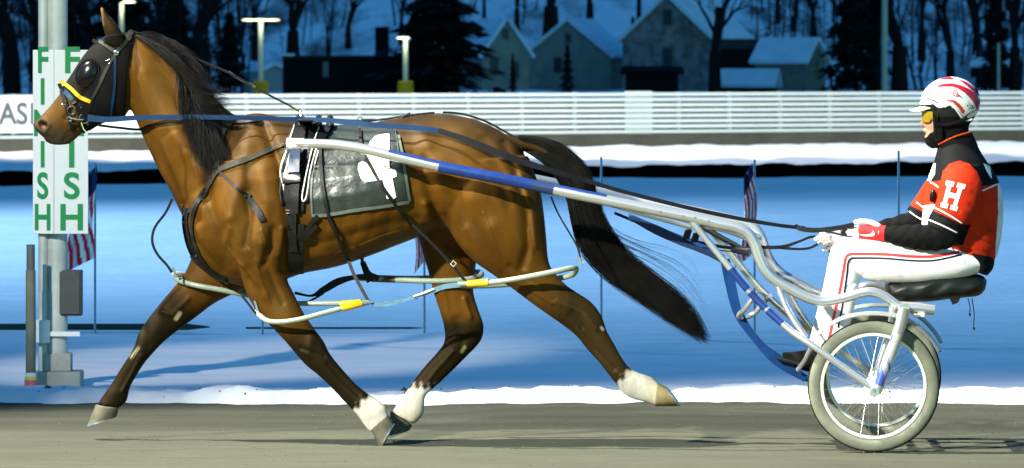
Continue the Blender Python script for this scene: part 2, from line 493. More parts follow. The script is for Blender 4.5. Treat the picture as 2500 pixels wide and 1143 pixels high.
# dark green pipes lying on the snow
gp = mat('dark_green_plastic', (.006, .035, .022), .5)
y_ = 41.9
for xa, xb, r, lab in ((-60, 512, .022, 'thick dark green pipe lying on the snow behind the finish post'), (600, 1042, .007, 'thin dark green line lying on the snow under the horse belly')):
    q = [W(xa + (xb - xa) * t, 822, y_) for t in np.linspace(0, 1, 12)]
    for p in q: p.z = .045 + r * .5
    tag(MB().tube(q, [r] * 11 + [r * .2], 8).build('pipe', gp), lab, 'pipe')

# ------------------------------------------------------------------ small flags along the infield
M_stick = mat('flag_stick', (.16, .26, .36), .5)
M_flag = mat('flag_cloth', (1, 1, 1), .8, attr=True)
def flag(px, label, h=1.2, drop=.62, side=-1, cloth=True, Y=41.7, seed=0, un=.26):
    x = W(px, 800, Y).x
    t = thing('small_flag', label, 'flag', (x, Y, 0), 'small flags on sticks along the infield')
    MB().tube([Vector((x, Y, .0)), Vector((x, Y, h))], .008, 8).build('stick', M_stick, t)
    if cloth:
        nu, nv = 22, 60; vs = []; cols = []
        for j in range(nv + 1):
            for i in range(nu + 1):
                s, tt = i / nu, j / nv        # s across the flag (away from the stick), tt down
                wdt = .10 + .10 * tt
                xx = x + side * wdt * s + .015 * math.sin(6 * tt + seed)
                zz_ = h - .02 - tt * drop - s * .10
                yy = Y - .012 + .022 * math.sin(s * 13 + tt * 3 + seed) * (.3 + s)
                vs.append((xx, yy, zz_))
                k = s * .75 + tt * .5 + .05 * math.sin(9 * tt + seed)
                if tt < un + .1 * s: c = (.02, .03, .10)
                else: c = (.70, .02, .04) if int((k * 9.5)) % 2 == 0 else (.85, .85, .88)
                cols.append(c)
        mb = MB(); n = nu + 1
        mb.add(vs, [(j * n + i, j * n + i + 1, (j + 1) * n + i + 1, (j + 1) * n + i) for j in range(nv) for i in range(nu)])
        m = bpy.data.meshes.new('cloth'); m.from_pydata(mb.v, [], mb.f)
        paint(m, np.array(cols)); o = put(m, 'cloth', M_flag, t)
        so = o.modifiers.new('s', 'SOLIDIFY'); so.thickness = .002
    return t
flag(232, 'drooping striped flag on a stick just right of the finish post', h=1.18, drop=.62, side=-1, seed=1)
flag(641, 'bare flag stick seen between the front legs of the horse', h=1.0, cloth=False)
flag(1036, 'striped flag hanging under the belly of the horse', h=1.1, drop=.56, side=-.4, seed=3)
flag(1468, 'flag stick standing behind the horse tail', h=1.22, cloth=False)
flag(1842, 'rolled striped flag on a stick above the shaft of the sulky', h=1.2, drop=.62, side=-.6, seed=5, un=.12)
flag(2194, 'bare flag stick in front of the driver knees', h=1.26, cloth=False)

# clods and grit kicked up along the track
rg = random.Random(5); mb = MB()
for i_ in range(1750):
    x, y = rg.uniform(-3.2, 3.2), rg.uniform(28.3, 33.4); r = rg.uniform(.0015, .005)
    if i_ > 1550:                                   # bits thrown onto the snow edge
        y = EDGE + rg.random() ** 2 * 1.3; r = rg.uniform(.002, .009)
        if i_ % 40 == 0: r = .022
    c = Vector((x, y, r * .3 if i_ <= 1550 else snow_z(x, y) + r * .2)); vs = [c + Vector((rg.uniform(.6, 1.3) * r * a_, rg.uniform(.6, 1.3) * r * b_, rg.uniform(.5, 1) * r * c_)) for a_, b_, c_ in ((1, 0, 0), (-1, 0, 0), (0, 1, 0), (0, -1, 0), (0, 0, 1), (0, 0, -1))]
    mb.add(vs, [(0, 2, 4), (2, 1, 4), (1, 3, 4), (3, 0, 4), (2, 0, 5), (1, 2, 5), (3, 1, 5), (0, 3, 5)])
tag(mb.build('grit', mat('grit_stone', (.12, .12, .08), .95)), 'loose grit and small clods scattered over the track surface', 'grit', kind='stuff')
# ------------------------------------------------------------------ the horse
NV, FV = -.15, .15
mb = MB()
# trunk
loft(mb, [(452, 440, 456, 585, 0, .09), (475, 395, 474, 635, 0, .15), (515, 335, 515, 672, 0, .19), (565, 296, 568, 694, 0, .22),
          (620, 276, 622, 700, 0, .25), (680, 285, 682, 688, 0, .275), (740, 300, 740, 668, 0, .295), (820, 306, 820, 652, 0, .315),
          (900, 301, 900, 626, 0, .325), (980, 287, 980, 595, 0, .315), (1040, 279, 1045, 572, 0, .30), (1100, 280, 1105, 565, 0, .29),
          (1160, 292, 1165, 590, 0, .275), (1215, 316, 1220, 610, 0, .25), (1262, 350, 1270, 620, 0, .215), (1297, 410, 1303, 610, 0, .16),
          (1318, 480, 1322, 590, 0, .10)], narrow=.35, power=2.15)
# neck
loft(mb, [(318, 82, 300, 235, 0, .070), (368, 97, 326, 280, 0, .078), (415, 124, 345, 325, 0, .083), (460, 163, 366, 372, 0, .092),
          (505, 212, 390, 420, 0, .108), (548, 262, 418, 470, 0, .13), (600, 292, 445, 525, 0, .17), (650, 300, 480, 560, 0, .19)], narrow=.45)
# head
loft(mb, [(316, 80, 325, 235, 0, .068), (268, 88, 306, 283, 0, .088), (232, 112, 262, 292, 0, .098), (203, 146, 232, 306, 0, .092),
          (175, 190, 210, 320, 0, .074), (150, 224, 192, 333, 0, .060), (124, 257, 176, 347, 0, .054), (101, 282, 150, 353, 0, .052),
          (84, 297, 122, 346, 0, .046), (80, 306, 100, 330, 0, .034)])
# chin and lips
loft(mb, [(112, 325, 110, 345, 0, .03), (125, 335, 128, 353, 0, .035), (150, 338, 152, 354, 0, .032), (172, 325, 170, 352, 0, .028)])
# near shoulder and foreleg
loft(mb, [(500, 400, 640, 380, NV * .8, .10), (515, 500, 690, 500, NV * .95, .13), (548, 575, 712, 590, NV, .125), (575, 630, 705, 640, NV, .10),
          (590, 680, 702, 682, NV, .078), (606, 726, 718, 718, NV, .070), (636, 770, 738, 758, NV, .060), (672, 808, 755, 785, NV, .050),
          (700, 838, 772, 808, NV, .045), (725, 868, 792, 836, NV, .046), (748, 893, 802, 858, NV, .045), (775, 915, 818, 880, NV, .036),
          (806, 944, 842, 908, NV, .028), (838, 978, 872, 940, NV, .029), (862, 1003, 900, 962, NV, .034), (878, 1022, 938, 988, NV, .038),
          (890, 1040, 945, 1006, NV, .034), (905, 1056, 950, 1018, NV, .036)])
# far shoulder and foreleg
loft(mb, [(500, 420, 640, 400, FV * .8, .10), (490, 520, 680, 540, FV, .12), (476, 600, 660, 660, FV, .10), (452, 665, 590, 708, FV, .085),
          (420, 706, 528, 738, FV, .068), (385, 748, 478, 775, FV, .055), (358, 783, 436, 806, FV, .048), (338, 815, 400, 835, FV, .046),
          (328, 845, 374, 862, FV, .043), (312, 873, 352, 888, FV, .033), (291, 905, 332, 920, FV, .028), (273, 935, 318, 946, FV, .030),
          (258, 956, 313, 965, FV, .036), (247, 972, 308, 981, FV, .036), (236, 988, 292, 996, FV, .038)])
# near hind
loft(mb, [(1040, 400, 1290, 380, NV * .6, .15), (1052, 460, 1318, 460, NV * .8, .17), (1078, 520, 1328, 520, NV * .9, .16), (1108, 580, 1334, 580, NV, .135),
          (1150, 632, 1338, 628, NV, .11), (1205, 672, 1346, 655, NV, .088), (1250, 704, 1362, 675, NV, .075), (1292, 736, 1385, 698, NV, .062),
          (1335, 767, 1412, 716, NV, .052), (1378, 797, 1444, 738, NV, .048), (1408, 822, 1468, 770, NV, .046), (1435, 855, 1482, 808, NV, .038),
          (1462, 885, 1500, 840, NV, .030), (1484, 913, 1520, 876, NV, .028), (1503, 937, 1540, 900, NV, .031), (1518, 957, 1566, 912, NV, .036),
          (1542, 973, 1588, 919, NV, .037), (1575, 982, 1602, 930, NV, .035), (1604, 992, 1609, 936, NV, .038)])
# far hind
loft(mb, [(1000, 440, 1200, 430, FV * .7, .14), (1012, 540, 1185, 560, FV, .125), (1028, 605, 1168, 620, FV, .10), (1044, 658, 1160, 662, FV, .085),
          (1058, 712, 1156, 712, FV, .068), (1074, 762, 1168, 756, FV, .056), (1084, 800, 1181, 795, FV, .050), (1084, 836, 1174, 832, FV, .046),
          (1064, 864, 1138, 872, FV, .038), (1042, 888, 1096, 914, FV, .030), (1018, 918, 1064, 944, FV, .028), (1000, 944, 1040, 966, FV, .031),
          (984, 966, 1036, 992, FV, .037), (968, 988, 1032, 1014, FV, .037), (956, 1006, 1012, 1036, FV, .037)])
# dock of the tail
loft(mb, [(1225, 325, 1240, 365, 0, .05), (1275, 340, 1275, 366, 0, .035), (1330, 357, 1325, 378, 0, .028), (1375, 385, 1362, 400, 0, .02)])
# ears
for sgn, tip in ((-1, (249, 12)), (1, (300, 60))):
    x, y = tip
    if sgn < 0: loft(mb, [(262, 106, 304, 112, -.05, .024), (253, 72, 300, 90, -.056, .030), (248, 44, 289, 66, -.060, .024), (245, 24, 270, 44, -.062, .014), (246, 12, 253, 20, -.064, .005)])
    else: loft(mb, [(268, 104, 306, 112, .05, .024), (266, 74, 300, 84, .058, .028), (262, 50, 286, 60, .062, .02), (260, 32, 270, 40, .064, .006)])
hm = remesh(mb, .0065, 9)
co = coords(hm); q = proj(co); vv = vof(co)
side = np.where(vv < 0, 1.0, -1.0)      # push outward on both flanks: near = towards -V
wt = sstep(np.abs(vv), .015, .08)
disp = np.zeros(len(co))
body_reg = 1 - sstep(q[:, 1], 640, 700)
neckm = sstep(q[:, 0], 330, 360)
def groove(pts, d, w, reg=None):
    global disp
    k = -1.6 * d * np.exp(-(polydist(q, pts) / w) ** 2)
    disp += k * (1 if reg is None else reg)
nearv = (vv < .02)
# shoulder blade, triceps, elbow
groove([(590, 300), (560, 360), (520, 430), (505, 480)], .012, 16)
groove([(505, 480), (540, 560), (560, 640)], .010, 14)
groove([(640, 300), (680, 400), (700, 500), (705, 600), (695, 660)], .016, 13)
groove([(600, 360), (590, 440), (560, 520)], -.014, 26)
groove([(640, 420), (650, 500), (640, 580)], -.016, 26)
groove([(600, 470), (612, 540), (600, 600)], .009, 10)
groove([(560, 540), (590, 600), (600, 640)], -.010, 16)
groove([(668, 560), (660, 610), (640, 650)], .008, 9)
groove([(650, 640), (668, 690), (690, 740)], .006, 7)
groove([(610, 680), (640, 740), (668, 790)], .005, 7)
groove([(450, 500), (480, 590), (540, 660)], .010, 10)
# neck
groove([(345, 300), (390, 390), (440, 470), (480, 540)], .011, 13)
groove([(390, 150), (440, 240), (490, 330), (520, 400)], .008, 20)
groove([(350, 180), (400, 280), (450, 370)], -.008, 26)
groove([(320, 120), (325, 180), (318, 240)], .010, 12)
groove([(430, 330), (470, 400), (520, 440)], -.007, 18)
# ribs and flank
for i in range(6):
    x = 800 + i * 38
    groove([(x, 400), (x + 10, 480), (x - 4, 560), (x - 30, 610)], .0013, 8)
groove([(1030, 400), (1045, 450), (1062, 520), (1080, 570)], .022, 17)
groove([(1010, 380), (1005, 440), (1010, 500)], .012, 26)
groove([(1040, 500), (1060, 545), (1100, 600)], -.012, 12)
groove([(760, 600), (860, 575), (960, 545), (1020, 530)], .007, 12)
groove([(1036, 330), (1044, 345)], -.012, 22)
# haunch
groove([(1230, 350), (1262, 430), (1285, 520), (1290, 600), (1275, 650)], .011, 12)
groove([(1180, 340), (1225, 420), (1240, 500)], .006, 14)
groove([(1130, 320), (1160, 400), (1150, 480)], -.008, 34)
groove([(1110, 470), (1150, 540), (1190, 610), (1220, 650)], .006, 20)
groove([(1090, 560), (1130, 610)], -.010, 18)
groove([(1200, 560), (1230, 620)], -.008, 24)
groove([(1245, 650), (1300, 690), (1350, 730)], .006, 7)
groove([(1300, 700), (1370, 740), (1420, 760)], -.004, 8)
# knees, hocks, cannons and fetlocks
groove([(1400, 760), (1450, 850), (1500, 900)], .006, 5)
groove([(1432, 770), (1455, 800)], -.007, 10)
groove([(1390, 770), (1420, 800)], .006, 6)
groove([(765, 815), (752, 860)], -.006, 12)
groove([(735, 850), (790, 870)], .005, 5)
groove([(800, 890), (835, 928), (875, 965)], .005, 5)
groove([(350, 800), (362, 840)], -.006, 11)
groove([(345, 870), (322, 915), (300, 955)], .005, 5)
groove([(395, 760), (420, 770), (460, 730)], .006, 6)
groove([(1120, 780), (1130, 830)], -.007, 12)
groove([(1135, 730), (1150, 775)], .008, 6)
groove([(1105, 860), (1065, 905), (1035, 945)], .005, 5)
groove([(1080, 700), (1090, 760), (1100, 800)], .005, 8)
for vn in ([(560, 610), (580, 640), (600, 655), (625, 690)], [(880, 600), (940, 575), (1000, 560)], [(820, 620), (870, 605)], [(1180, 520), (1200, 570), (1215, 610)], [(1260, 690), (1300, 712), (1350, 742)],
           [(600, 600), (625, 640), (640, 690), (660, 740)], [(480, 560), (500, 600), (530, 640)], [(640, 560), (655, 600), (650, 640)], [(1290, 560), (1300, 620)], [(380, 700), (410, 720), (440, 700)]):
    groove(vn, -.0035, 2.6)
groove([(640, 600), (630, 660), (650, 720)], -.008, 12)
groove([(690, 560), (684, 620)], -.009, 9)
groove([(1140, 560), (1180, 620), (1215, 655)], -.006, 12)
groove([(1270, 430), (1300, 520), (1305, 600)], -.006, 10)
groove([(560, 560), (548, 600), (560, 640)], -.006, 9)
groove([(1020, 300), (1100, 300), (1180, 320)], -.006, 16)
# face
groove([(235, 160), (205, 235), (160, 290)], .004, 7)
groove([(260, 200), (270, 250)], -.008, 26)
groove([(150, 345), (165, 325), (192, 308)], .008, 3.0)
groove([(84, 292), (92, 318), (110, 325), (120, 305), (104, 290), (88, 292)], -.006, 4.5)
groove([(98, 300), (108, 306)], .030, 5.5)
groove([(90, 338), (112, 333), (135, 336)], .004, 4)
rr = np.random.default_rng(3)
co -= np.outer(disp * wt * side * (1), np.array(V)) * 1.0
setco(hm, co)
co = coords(hm); q = proj(co); vv = vof(co); x = q[:, 0]; y = q[:, 1]
# coat
brown = np.array((.092, .038, .0032)); dark = np.array((.0095, .0075, .0035)); blk = np.array((.016, .014, .012)); white = np.array((.66, .64, .54))
col = np.tile(brown, (len(co), 1))
def mixin(c, w):
    global col
    w = np.clip(w, 0, 1)[:, None]; col = col * (1 - w) + np.array(c) * w
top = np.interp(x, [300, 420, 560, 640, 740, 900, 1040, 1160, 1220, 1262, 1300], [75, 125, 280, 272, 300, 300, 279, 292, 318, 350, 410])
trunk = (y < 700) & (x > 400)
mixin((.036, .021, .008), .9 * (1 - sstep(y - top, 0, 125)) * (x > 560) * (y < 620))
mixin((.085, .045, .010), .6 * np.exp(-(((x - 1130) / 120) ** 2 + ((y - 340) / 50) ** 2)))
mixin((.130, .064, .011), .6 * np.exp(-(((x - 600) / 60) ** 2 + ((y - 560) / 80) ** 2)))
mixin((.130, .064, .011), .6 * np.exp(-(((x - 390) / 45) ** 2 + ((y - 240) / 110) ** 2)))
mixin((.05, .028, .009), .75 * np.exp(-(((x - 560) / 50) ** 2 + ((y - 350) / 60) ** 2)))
nearfore = (x > 560) & (x < 1000) & (y > 700) & (vv < 0) | (x > 560) & (x < 900) & (y > 720)
leg_nf = nearfore & (x < 960) & (y > 690) & (vv < .03)
leg_ff = (x < 600) & (y > 640) & (vv > .03)
leg_nh = (x > 1200) & (y > 640) & (vv < .03)
leg_fh = (x > 930) & (x < 1200) & (y > 600) & (vv > .03)
mixin(dark, .97 * leg_nf * sstep(y + (x - 750) * .3, 745, 850))
mixin((.17, .09, .02), .5 * leg_nf * np.exp(-(((x - 680) / 30) ** 2 + ((y - 760) / 40) ** 2)))
mixin(dark, .97 * leg_ff * sstep(-(x - 470) * .8 + (y - 740) * .7, -30, 40))
mixin(dark, .97 * leg_nh * sstep((x - 1370) * .8 + (y - 740) * .5, -50, 35))
mixin(dark, .97 * leg_fh * sstep(y, 760, 800) )
mixin((.06, .035, .01), .4 * leg_nh * sstep(y, 650, 720))
wb = 7 * np.sin(x * .35) + 6 * np.sin(y * .27 + 1) + 5 * np.sin(x * .9 + y * .6)
mixin(white, leg_nf * sstep((x - 880) * .7 + (y - 990) * .7 + wb * .6, -9, 6))
mixin(white, leg_nh * sstep((x - 1526) * .75 + (y - 920) * .6 + wb * .6, -9, 7))
mixin(white, leg_fh * sstep((y - 945) * .9 - (x - 1012) * .1 + wb * .6, -9, 7))
mixin((.45, .38, .20), .5 * leg_nh * sstep(x, 1560, 1590))
mixin((.50, .42, .25), .5 * leg_fh * sstep(y, 985, 1015))
mixin((.45, .42, .25), leg_ff * np.exp(-(segdist(q, (338, 850), (320, 872)) / 4) ** 2) * (.35 + .5 * np.sin(x * 1.1 + y * .7)))
mixin((.55, .5, .25), leg_ff * np.exp(-(segdist(q, (438, 765), (430, 778)) / 5.5) ** 4) * .6)
mixin((.35, .35, .10), leg_fh * np.exp(-(segdist(q, (1134, 848), (1128, 858)) / 4.5) ** 4) * .7)
mixin((.55, .5, .4), leg_nh * np.exp(-(segdist(q, (1468, 800), (1472, 804)) / 3.5) ** 4) * .8)
# head
hd = (x < 330) & (y < 370)
mixin((.044, .037, .020), .9 * hd * sstep(-(x - 130) * .6 + (y - 300) * .9, -15, 25))
mixin((.06, .045, .028), .8 * hd * sstep(y, 308, 330) * (x < 260))
mixin((.05, .025, .009), .6 * hd * (y < 120) * (x > 235))
mixin((.02, .012, .01), hd * np.exp(-(np.hypot((x - 105) / 12, (y - 306) / 9)) ** 4))
mixin((.45, .14, .10), .7 * hd * np.exp(-(np.hypot((x - 106) / 5, (y - 309) / 3)) ** 4))
mixin((.030, .017, .008), .85 * (y < 108) * (x < 310))
mixin((.015, .010, .008), .9 * hd * np.exp(-(segdist(q, (150, 345), (190, 308)) / 3) ** 2))
mixin((.30, .17, .04), .8 * hd * np.exp(-(polydist(q, [(250, 60), (247, 30), (249, 16)]) / 4) ** 2))
# fine dapple and hair direction
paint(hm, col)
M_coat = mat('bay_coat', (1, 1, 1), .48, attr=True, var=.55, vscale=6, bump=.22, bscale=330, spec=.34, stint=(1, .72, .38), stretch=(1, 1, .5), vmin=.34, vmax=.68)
nt_ = M_coat.node_tree; sp_n = nt_.nodes.new('ShaderNodeMapRange')
sp_n.inputs['From Min'].default_value = .02; sp_n.inputs['From Max'].default_value = .12
sp_n.inputs['To Min'].default_value = .10; sp_n.inputs['To Max'].default_value = .25
at_n = nt_.nodes.new('ShaderNodeAttribute'); at_n.attribute_name = 'Col'; sr_n = nt_.nodes.new('ShaderNodeSeparateColor')
nt_.links.new(at_n.outputs['Color'], sr_n.inputs[0]); nt_.links.new(sr_n.outputs[0], sp_n.inputs[0])
nt_.links.new(sp_n.outputs[0], nt_.nodes['Principled BSDF'].inputs['Specular IOR Level'])   # black points are less glossy than the brown coat
horse = thing('horse', 'bay harness horse pacing to the left with white hind socks, black mane and tail', 'horse', tuple(P(760, 1090, 0)[:2]) + (0,))
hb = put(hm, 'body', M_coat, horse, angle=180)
HB = bvh_of(hm)
M_eye = mat('eye', (.01, .006, .004), .08, spec=.6)

# hooves
M_hoof = mat('hoof_horn', (.115, .108, .072), .6, var=.4, vscale=14, bump=.2)
M_shoe = mat('steel_shoe', (.65, .65, .62), .25, .9)
M_phoof = mat('pale_hoof_horn', (.19, .155, .075), .6, var=.45, vscale=14, bump=.2)
def hoof(c1, c2, s1, s2, v, name, label=None, w=.062, shoe=True, hm_=None):
    """coronet from c1 (front) to c2 (heel side); sole from s1 (toe) to s2 (heel)"""
    b = MB()
    f = lambda t: tuple(np.array(c1) * (1 - t) + np.array(s1) * t) + tuple(np.array(c2) * (1 - t) + np.array(s2) * t)
    loft(b, [f(-.12) + (v, w * .70), f(0) + (v, w * .80), f(.5) + (v, w * .92), f(1) + (v, w)], n=30)
    o = b.build('hoof', hm_ or M_hoof, horse, sub=0)
    if label: o['label'] = label
    if shoe:
        b = MB(); st = f(1.0); st2 = f(1.13)
        loft(b, [st + (v, w * 1.0), st2 + (v, w * 1.0)], k=1, n=30)
        b.build('horseshoe', M_shoe, o)
    return o
hoof((908, 1054), (950, 1016), (926, 1094), (962, 1034), NV, 'hoof')
hoof((232, 993), (290, 998), (214, 1036), (284, 1018), FV, 'hoof')
hoof((1606, 992), (1609, 936), (1657, 992), (1626, 944), NV, 'hoof', hm_=M_phoof)
hoof((953, 1010), (1006, 1040), (948, 1064), (1000, 1050), FV, 'hoof')

# eye seen behind the blinker cup
# ------------------------------------------------------------------ hair
M_hair = mat('black_hair', (.006, .0055, .004), .5, var=.6, vscale=14, spec=.16)
def strands(name, guides, n, length_var, r0, spread, seed, parent=horse, m=M_hair, seg=12, frizz=.006, lpow=1.5):
    """guides: list of polylines of world points; strands are blends of neighbouring guides"""
    g = [np.array([tuple(p) for p in spline([tuple(p) for p in gd], 6)]) for gd in guides]
    L = seg
    g = [np.array([[np.interp(t, np.linspace(0, 1, len(a)), a[:, c]) for c in range(3)] for t in np.linspace(0, 1, L)]) for a in g]
    rg = np.random.default_rng(seed); mb = MB()
    for _ in range(n):
        s = rg.random() * (len(g) - 1); i = min(int(s), len(g) - 2); f = s - i
        base = g[i] * (1 - f) + g[i + 1] * f
        off = rg.normal(0, 1, 3); off = off / np.linalg.norm(off) * rg.random() ** .5
        t = np.linspace(0, 1, L)
        sp = np.interp(t, np.linspace(0, 1, len(spread)), spread)
        ln = 1 - length_var * rg.random() ** lpow
        tt = t * ln
        bb = np.stack([np.interp(tt, t, base[:, c]) for c in range(3)], 1)
        wob = frizz * np.outer(np.sin(tt * (5 + 5 * rg.random()) + rg.random() * 6) * tt, rg.normal(0, 1, 3))
        p = bb + np.outer(sp * (0.4 + .6 * tt), off) + wob
        rr_ = r0 * (1 - .85 * t) * (.6 + .8 * rg.random())
        T = np.gradient(p, axis=0); T /= np.linalg.norm(T, axis=1)[:, None] + 1e-9
        a = np.cross(T, rg.normal(0, 1, 3)); a /= np.linalg.norm(a, axis=1)[:, None] + 1e-9
        b = np.cross(T, a)
        vs = []
        for k in range(L):
            for an in (0, 2.094, 4.188):
                vs.append(tuple(p[k] + (a[k] * math.cos(an) + b[k] * math.sin(an)) * rr_[k]))
        fs = [(k * 3 + j, k * 3 + (j + 1) % 3, (k + 1) * 3 + (j + 1) % 3, (k + 1) * 3 + j) for k in range(L - 1) for j in range(3)]
        o = len(mb.v); mb.v += vs; mb.f += [tuple(x_ + o for x_ in f_) for f_ in fs]
    me = bpy.data.meshes.new(name); me.from_pydata(mb.v, [], mb.f); me.update()
    return put(me, name, m, parent, angle=180)
def G(*pts): return [P(*p) for p in pts]
strands('tail', [
    G((1270, 335, -.02), (1330, 345, -.02), (1390, 375, -.02), (1432, 430, -.02), (1450, 500, -.01), (1490, 585, 0), (1560, 655, 0), (1640, 710, 0), (1695, 765, 0), (1728, 835, 0)),
    G((1260, 345, .02), (1320, 362, 0), (1375, 400, 0), (1412, 460, 0), (1428, 530, 0), (1465, 610, 0), (1530, 670, 0), (1610, 725, 0), (1680, 785, 0), (1724, 832, 0)),
    G((1262, 355, .02), (1312, 376, 0), (1360, 415, 0), (1398, 480, 0), (1412, 550, 0), (1440, 625, 0), (1510, 690, 0), (1590, 745, 0), (1668, 800, 0), (1715, 828, 0)),
], 7500, .65, .0016, [.028, .045, .056, .062, .060, .048, .03], 5, seg=16, frizz=.003, lpow=1.1)
strands('tail_wisps', [
    G((1440, 520, 0), (1500, 560, 0), (1570, 590, 0), (1640, 605, 0), (1690, 630, 0), (1712, 680, 0)),
    G((1440, 560, 0), (1510, 600, 0), (1600, 640, 0), (1670, 690, 0), (1715, 760, 0), (1728, 830, 0)),
    G((1400, 560, 0), (1470, 640, 0), (1560, 720, 0), (1640, 780, 0), (1690, 815, 0), (1722, 832, 0)),
], 45, .5, .0010, [.015, .03, .03], 6, frizz=.015)
# mane: rooted along the crest, blown back and falling on the near side
roots = [(318, 82), (360, 92), (400, 112), (440, 148), (475, 185), (510, 225), (545, 265)]
ends = [[(340, 92, -.03), (374, 112, -.06), (412, 142, -.085), (446, 182, -.10)],
        [(392, 116, -.05), (432, 152, -.10), (472, 192, -.11), (516, 222, -.11)],
        [(430, 140, -.05), (462, 200, -.11), (510, 235, -.12), (555, 245, -.11)],
        [(458, 180, -.05), (480, 235, -.12), (520, 262, -.13), (565, 262, -.12)],
        [(478, 220, -.06), (480, 290, -.13), (500, 345, -.155), (530, 380, -.16)],
        [(500, 255, -.06), (490, 320, -.15), (500, 385, -.175), (520, 430, -.19)],
        [(535, 290, -.06), (530, 330, -.15), (545, 370, -.19), (560, 400, -.22)]]
gd = [[P(*r, -.01)] + [P(*e) for e in en] for r, en in zip(roots, ends)]
strands('mane', gd, 3600, .6, .0016, [.003, .012, .03, .045], 9, seg=12, frizz=.013)
gd2 = [[P(430, 150, -.03), P(436, 200, -.11), P(442, 260, -.125), P(456, 320, -.13)],
       [P(470, 190, -.03), P(470, 260, -.125), P(478, 340, -.155), P(500, 440, -.18)],
       [P(500, 230, -.03), P(500, 300, -.14), P(512, 370, -.175), P(520, 450, -.20)]]
strands('mane_lock', gd2, 1000, .5, .0016, [.008, .03, .04], 12, frizz=.018)
strands('mane_wisps', [g_[:1] + [p_ + Vector((.06, 0, .03)) for p_ in g_[1:]] for g_ in gd[:5]], 90, .4, .0010, [.004, .03, .06], 13, frizz=.03)
# ------------------------------------------------------------------ bridle, hood and blinkers
M_black = mat('black_leather', (.007, .007, .0065), .5, var=.4, vscale=12, spec=.22, bump=.15, bscale=60)
M_hood = mat('black_hood_fabric', (.007, .0065, .006), .8, var=.3, vscale=20, bump=.2, bscale=150)
M_cup = mat('black_plastic', (.005, .0045, .004), .2, spec=.35)
M_strapg = mat('worn_grey_leather', (.035, .034, .025), .56, var=.35, vscale=10)
M_yellow = mat('yellow_vinyl', (.75, .42, .004), .4)
M_chrome = mat('chrome', (.75, .74, .70), .18, 1)
M_blue = mat('blue_webbing', (.008, .034, .095), .56, var=.25, vscale=10)
M_steel = mat('brushed_steel', (.55, .57, .55), .3, .9)
def shell(bvh, poly, off, cuts=4):
    return decal(bvh, poly, off, cuts)
br = thing('hood_bridle', 'black hood with round blinker cups, yellow cheek band and bit rings on the horse head', 'bridle', tuple(P(230, 250, -.1)))
# hood: a skin lifted off the head, all round it
hv = coords(hm); hq = proj(hv)
hoodpoly = [(150, 214), (168, 180), (196, 136), (220, 104), (236, 86), (262, 88), (278, 76), (318, 66), (332, 78), (324, 110), (312, 160), (306, 220), (304, 286), (262, 300), (228, 312), (206, 318), (192, 292), (184, 262), (170, 240)]
bm = bmesh.new(); bm.from_mesh(hm)
bm.verts.ensure_lookup_table(); bm.normal_update()
ins = inpoly(hq, hoodpoly) & (hq[:, 1] > 84 - .0 * hq[:, 0])
nrm = [v.normal.copy() for v in bm.verts]
for v, nn in zip(bm.verts, nrm): v.co += nn * .006
bmesh.ops.delete(bm, geom=[v for v, k in zip(bm.verts, ins) if not k], context='VERTS')
m = bpy.data.meshes.new('hood'); bm.to_mesh(m); bm.free()
o = put(m, 'hood', M_hood, br, angle=180)
for a_ in list(m.color_attributes): m.color_attributes.remove(a_)
m.materials.clear(); m.materials.append(M_hood)
so = o.modifiers.new('s', 'SOLIDIFY'); so.thickness = .005; so.offset = 1
BH = HB
for sgn in (-1, 1):
    h = cast(HB, 212, 182, .0)
    vs = []; b = MB()
    c = P(213, 181, -.098); nrm_ = (-V * 1 + U * -.25 + Vector((0, 0, .1))).normalized()
    if sgn > 0: c = mir(c); nrm_ = (V * 1 + U * -.25 + Vector((0, 0, .1))).normalized()
    a1 = Vector((0, 0, 1)); a1 = (a1 - nrm_ * a1.dot(nrm_)).normalized(); a1 = (Matrix.Rotation(R(-22) * -sgn, 3, nrm_) @ a1); a2 = nrm_.cross(a1)
    rows = 9; sides = 30
    for j in range(rows + 1):
        f = j / rows * math.pi / 2
        for k in range(sides):
            t = 2 * math.pi * k / sides
            rr_ = math.cos(f)
            vs.append(c + (a1 * math.cos(t) * .072 + a2 * math.sin(t) * .052) * rr_ + nrm_ * (math.sin(f) * .030 - .006))
    b.add(vs, [(j * sides + k, j * sides + (k + 1) % sides, (j + 1) * sides + (k + 1) % sides, (j + 1) * sides + k) for j in range(rows) for k in range(sides)])
    cup = b.build('blinker_cup', M_cup, br)
    ring = [c + (a1 * math.cos(t) * .077 + a2 * math.sin(t) * .057) + nrm_ * -.002 for t in np.linspace(0, 2 * math.pi, 40)]
    MB().tube(ring, .004, 6).build('rim', M_hood, cup)
def sb(name, m, pts, w, off=.012, th=.004, parent=None, k=8, bv=HB, label=None, vfix=None):
    b = MB(); strap(b, bv, pts, w, off, th, k, vfix); o = b.build(name, m, parent)
    if label: o['label'] = label
    return o
sb('brow_band', M_strapg, [(226, 98), (250, 108), (268, 120), (284, 130)], 8, .013, parent=br)
sb('crown_strap', M_strapg, [(284, 130), (300, 110), (316, 88), (322, 74)], 10, .013, parent=br)
sb('cheek_strap', M_strapg, [(284, 132), (266, 160), (252, 190), (238, 220), (222, 246)], 7, .013, parent=br, label='worn grey cheek strap with a silver buckle')
sb('cheek_band', M_yellow, [(146, 198), (160, 206), (178, 218), (200, 238), (222, 247)], 8, .014, parent=br, label='bright yellow band across the cheek')
sb('throat_strap', M_blue, [(281, 138), (280, 180), (276, 230), (270, 282)], 5, .013, parent=br)
sb('nose_band', M_black, [(144, 204), (156, 232), (164, 262), (172, 296), (178, 318)], 9, .008, parent=br)
sb('jowl_strap', M_black, [(222, 248), (216, 268), (206, 290), (196, 306), (206, 318)], 10, .010, parent=br)
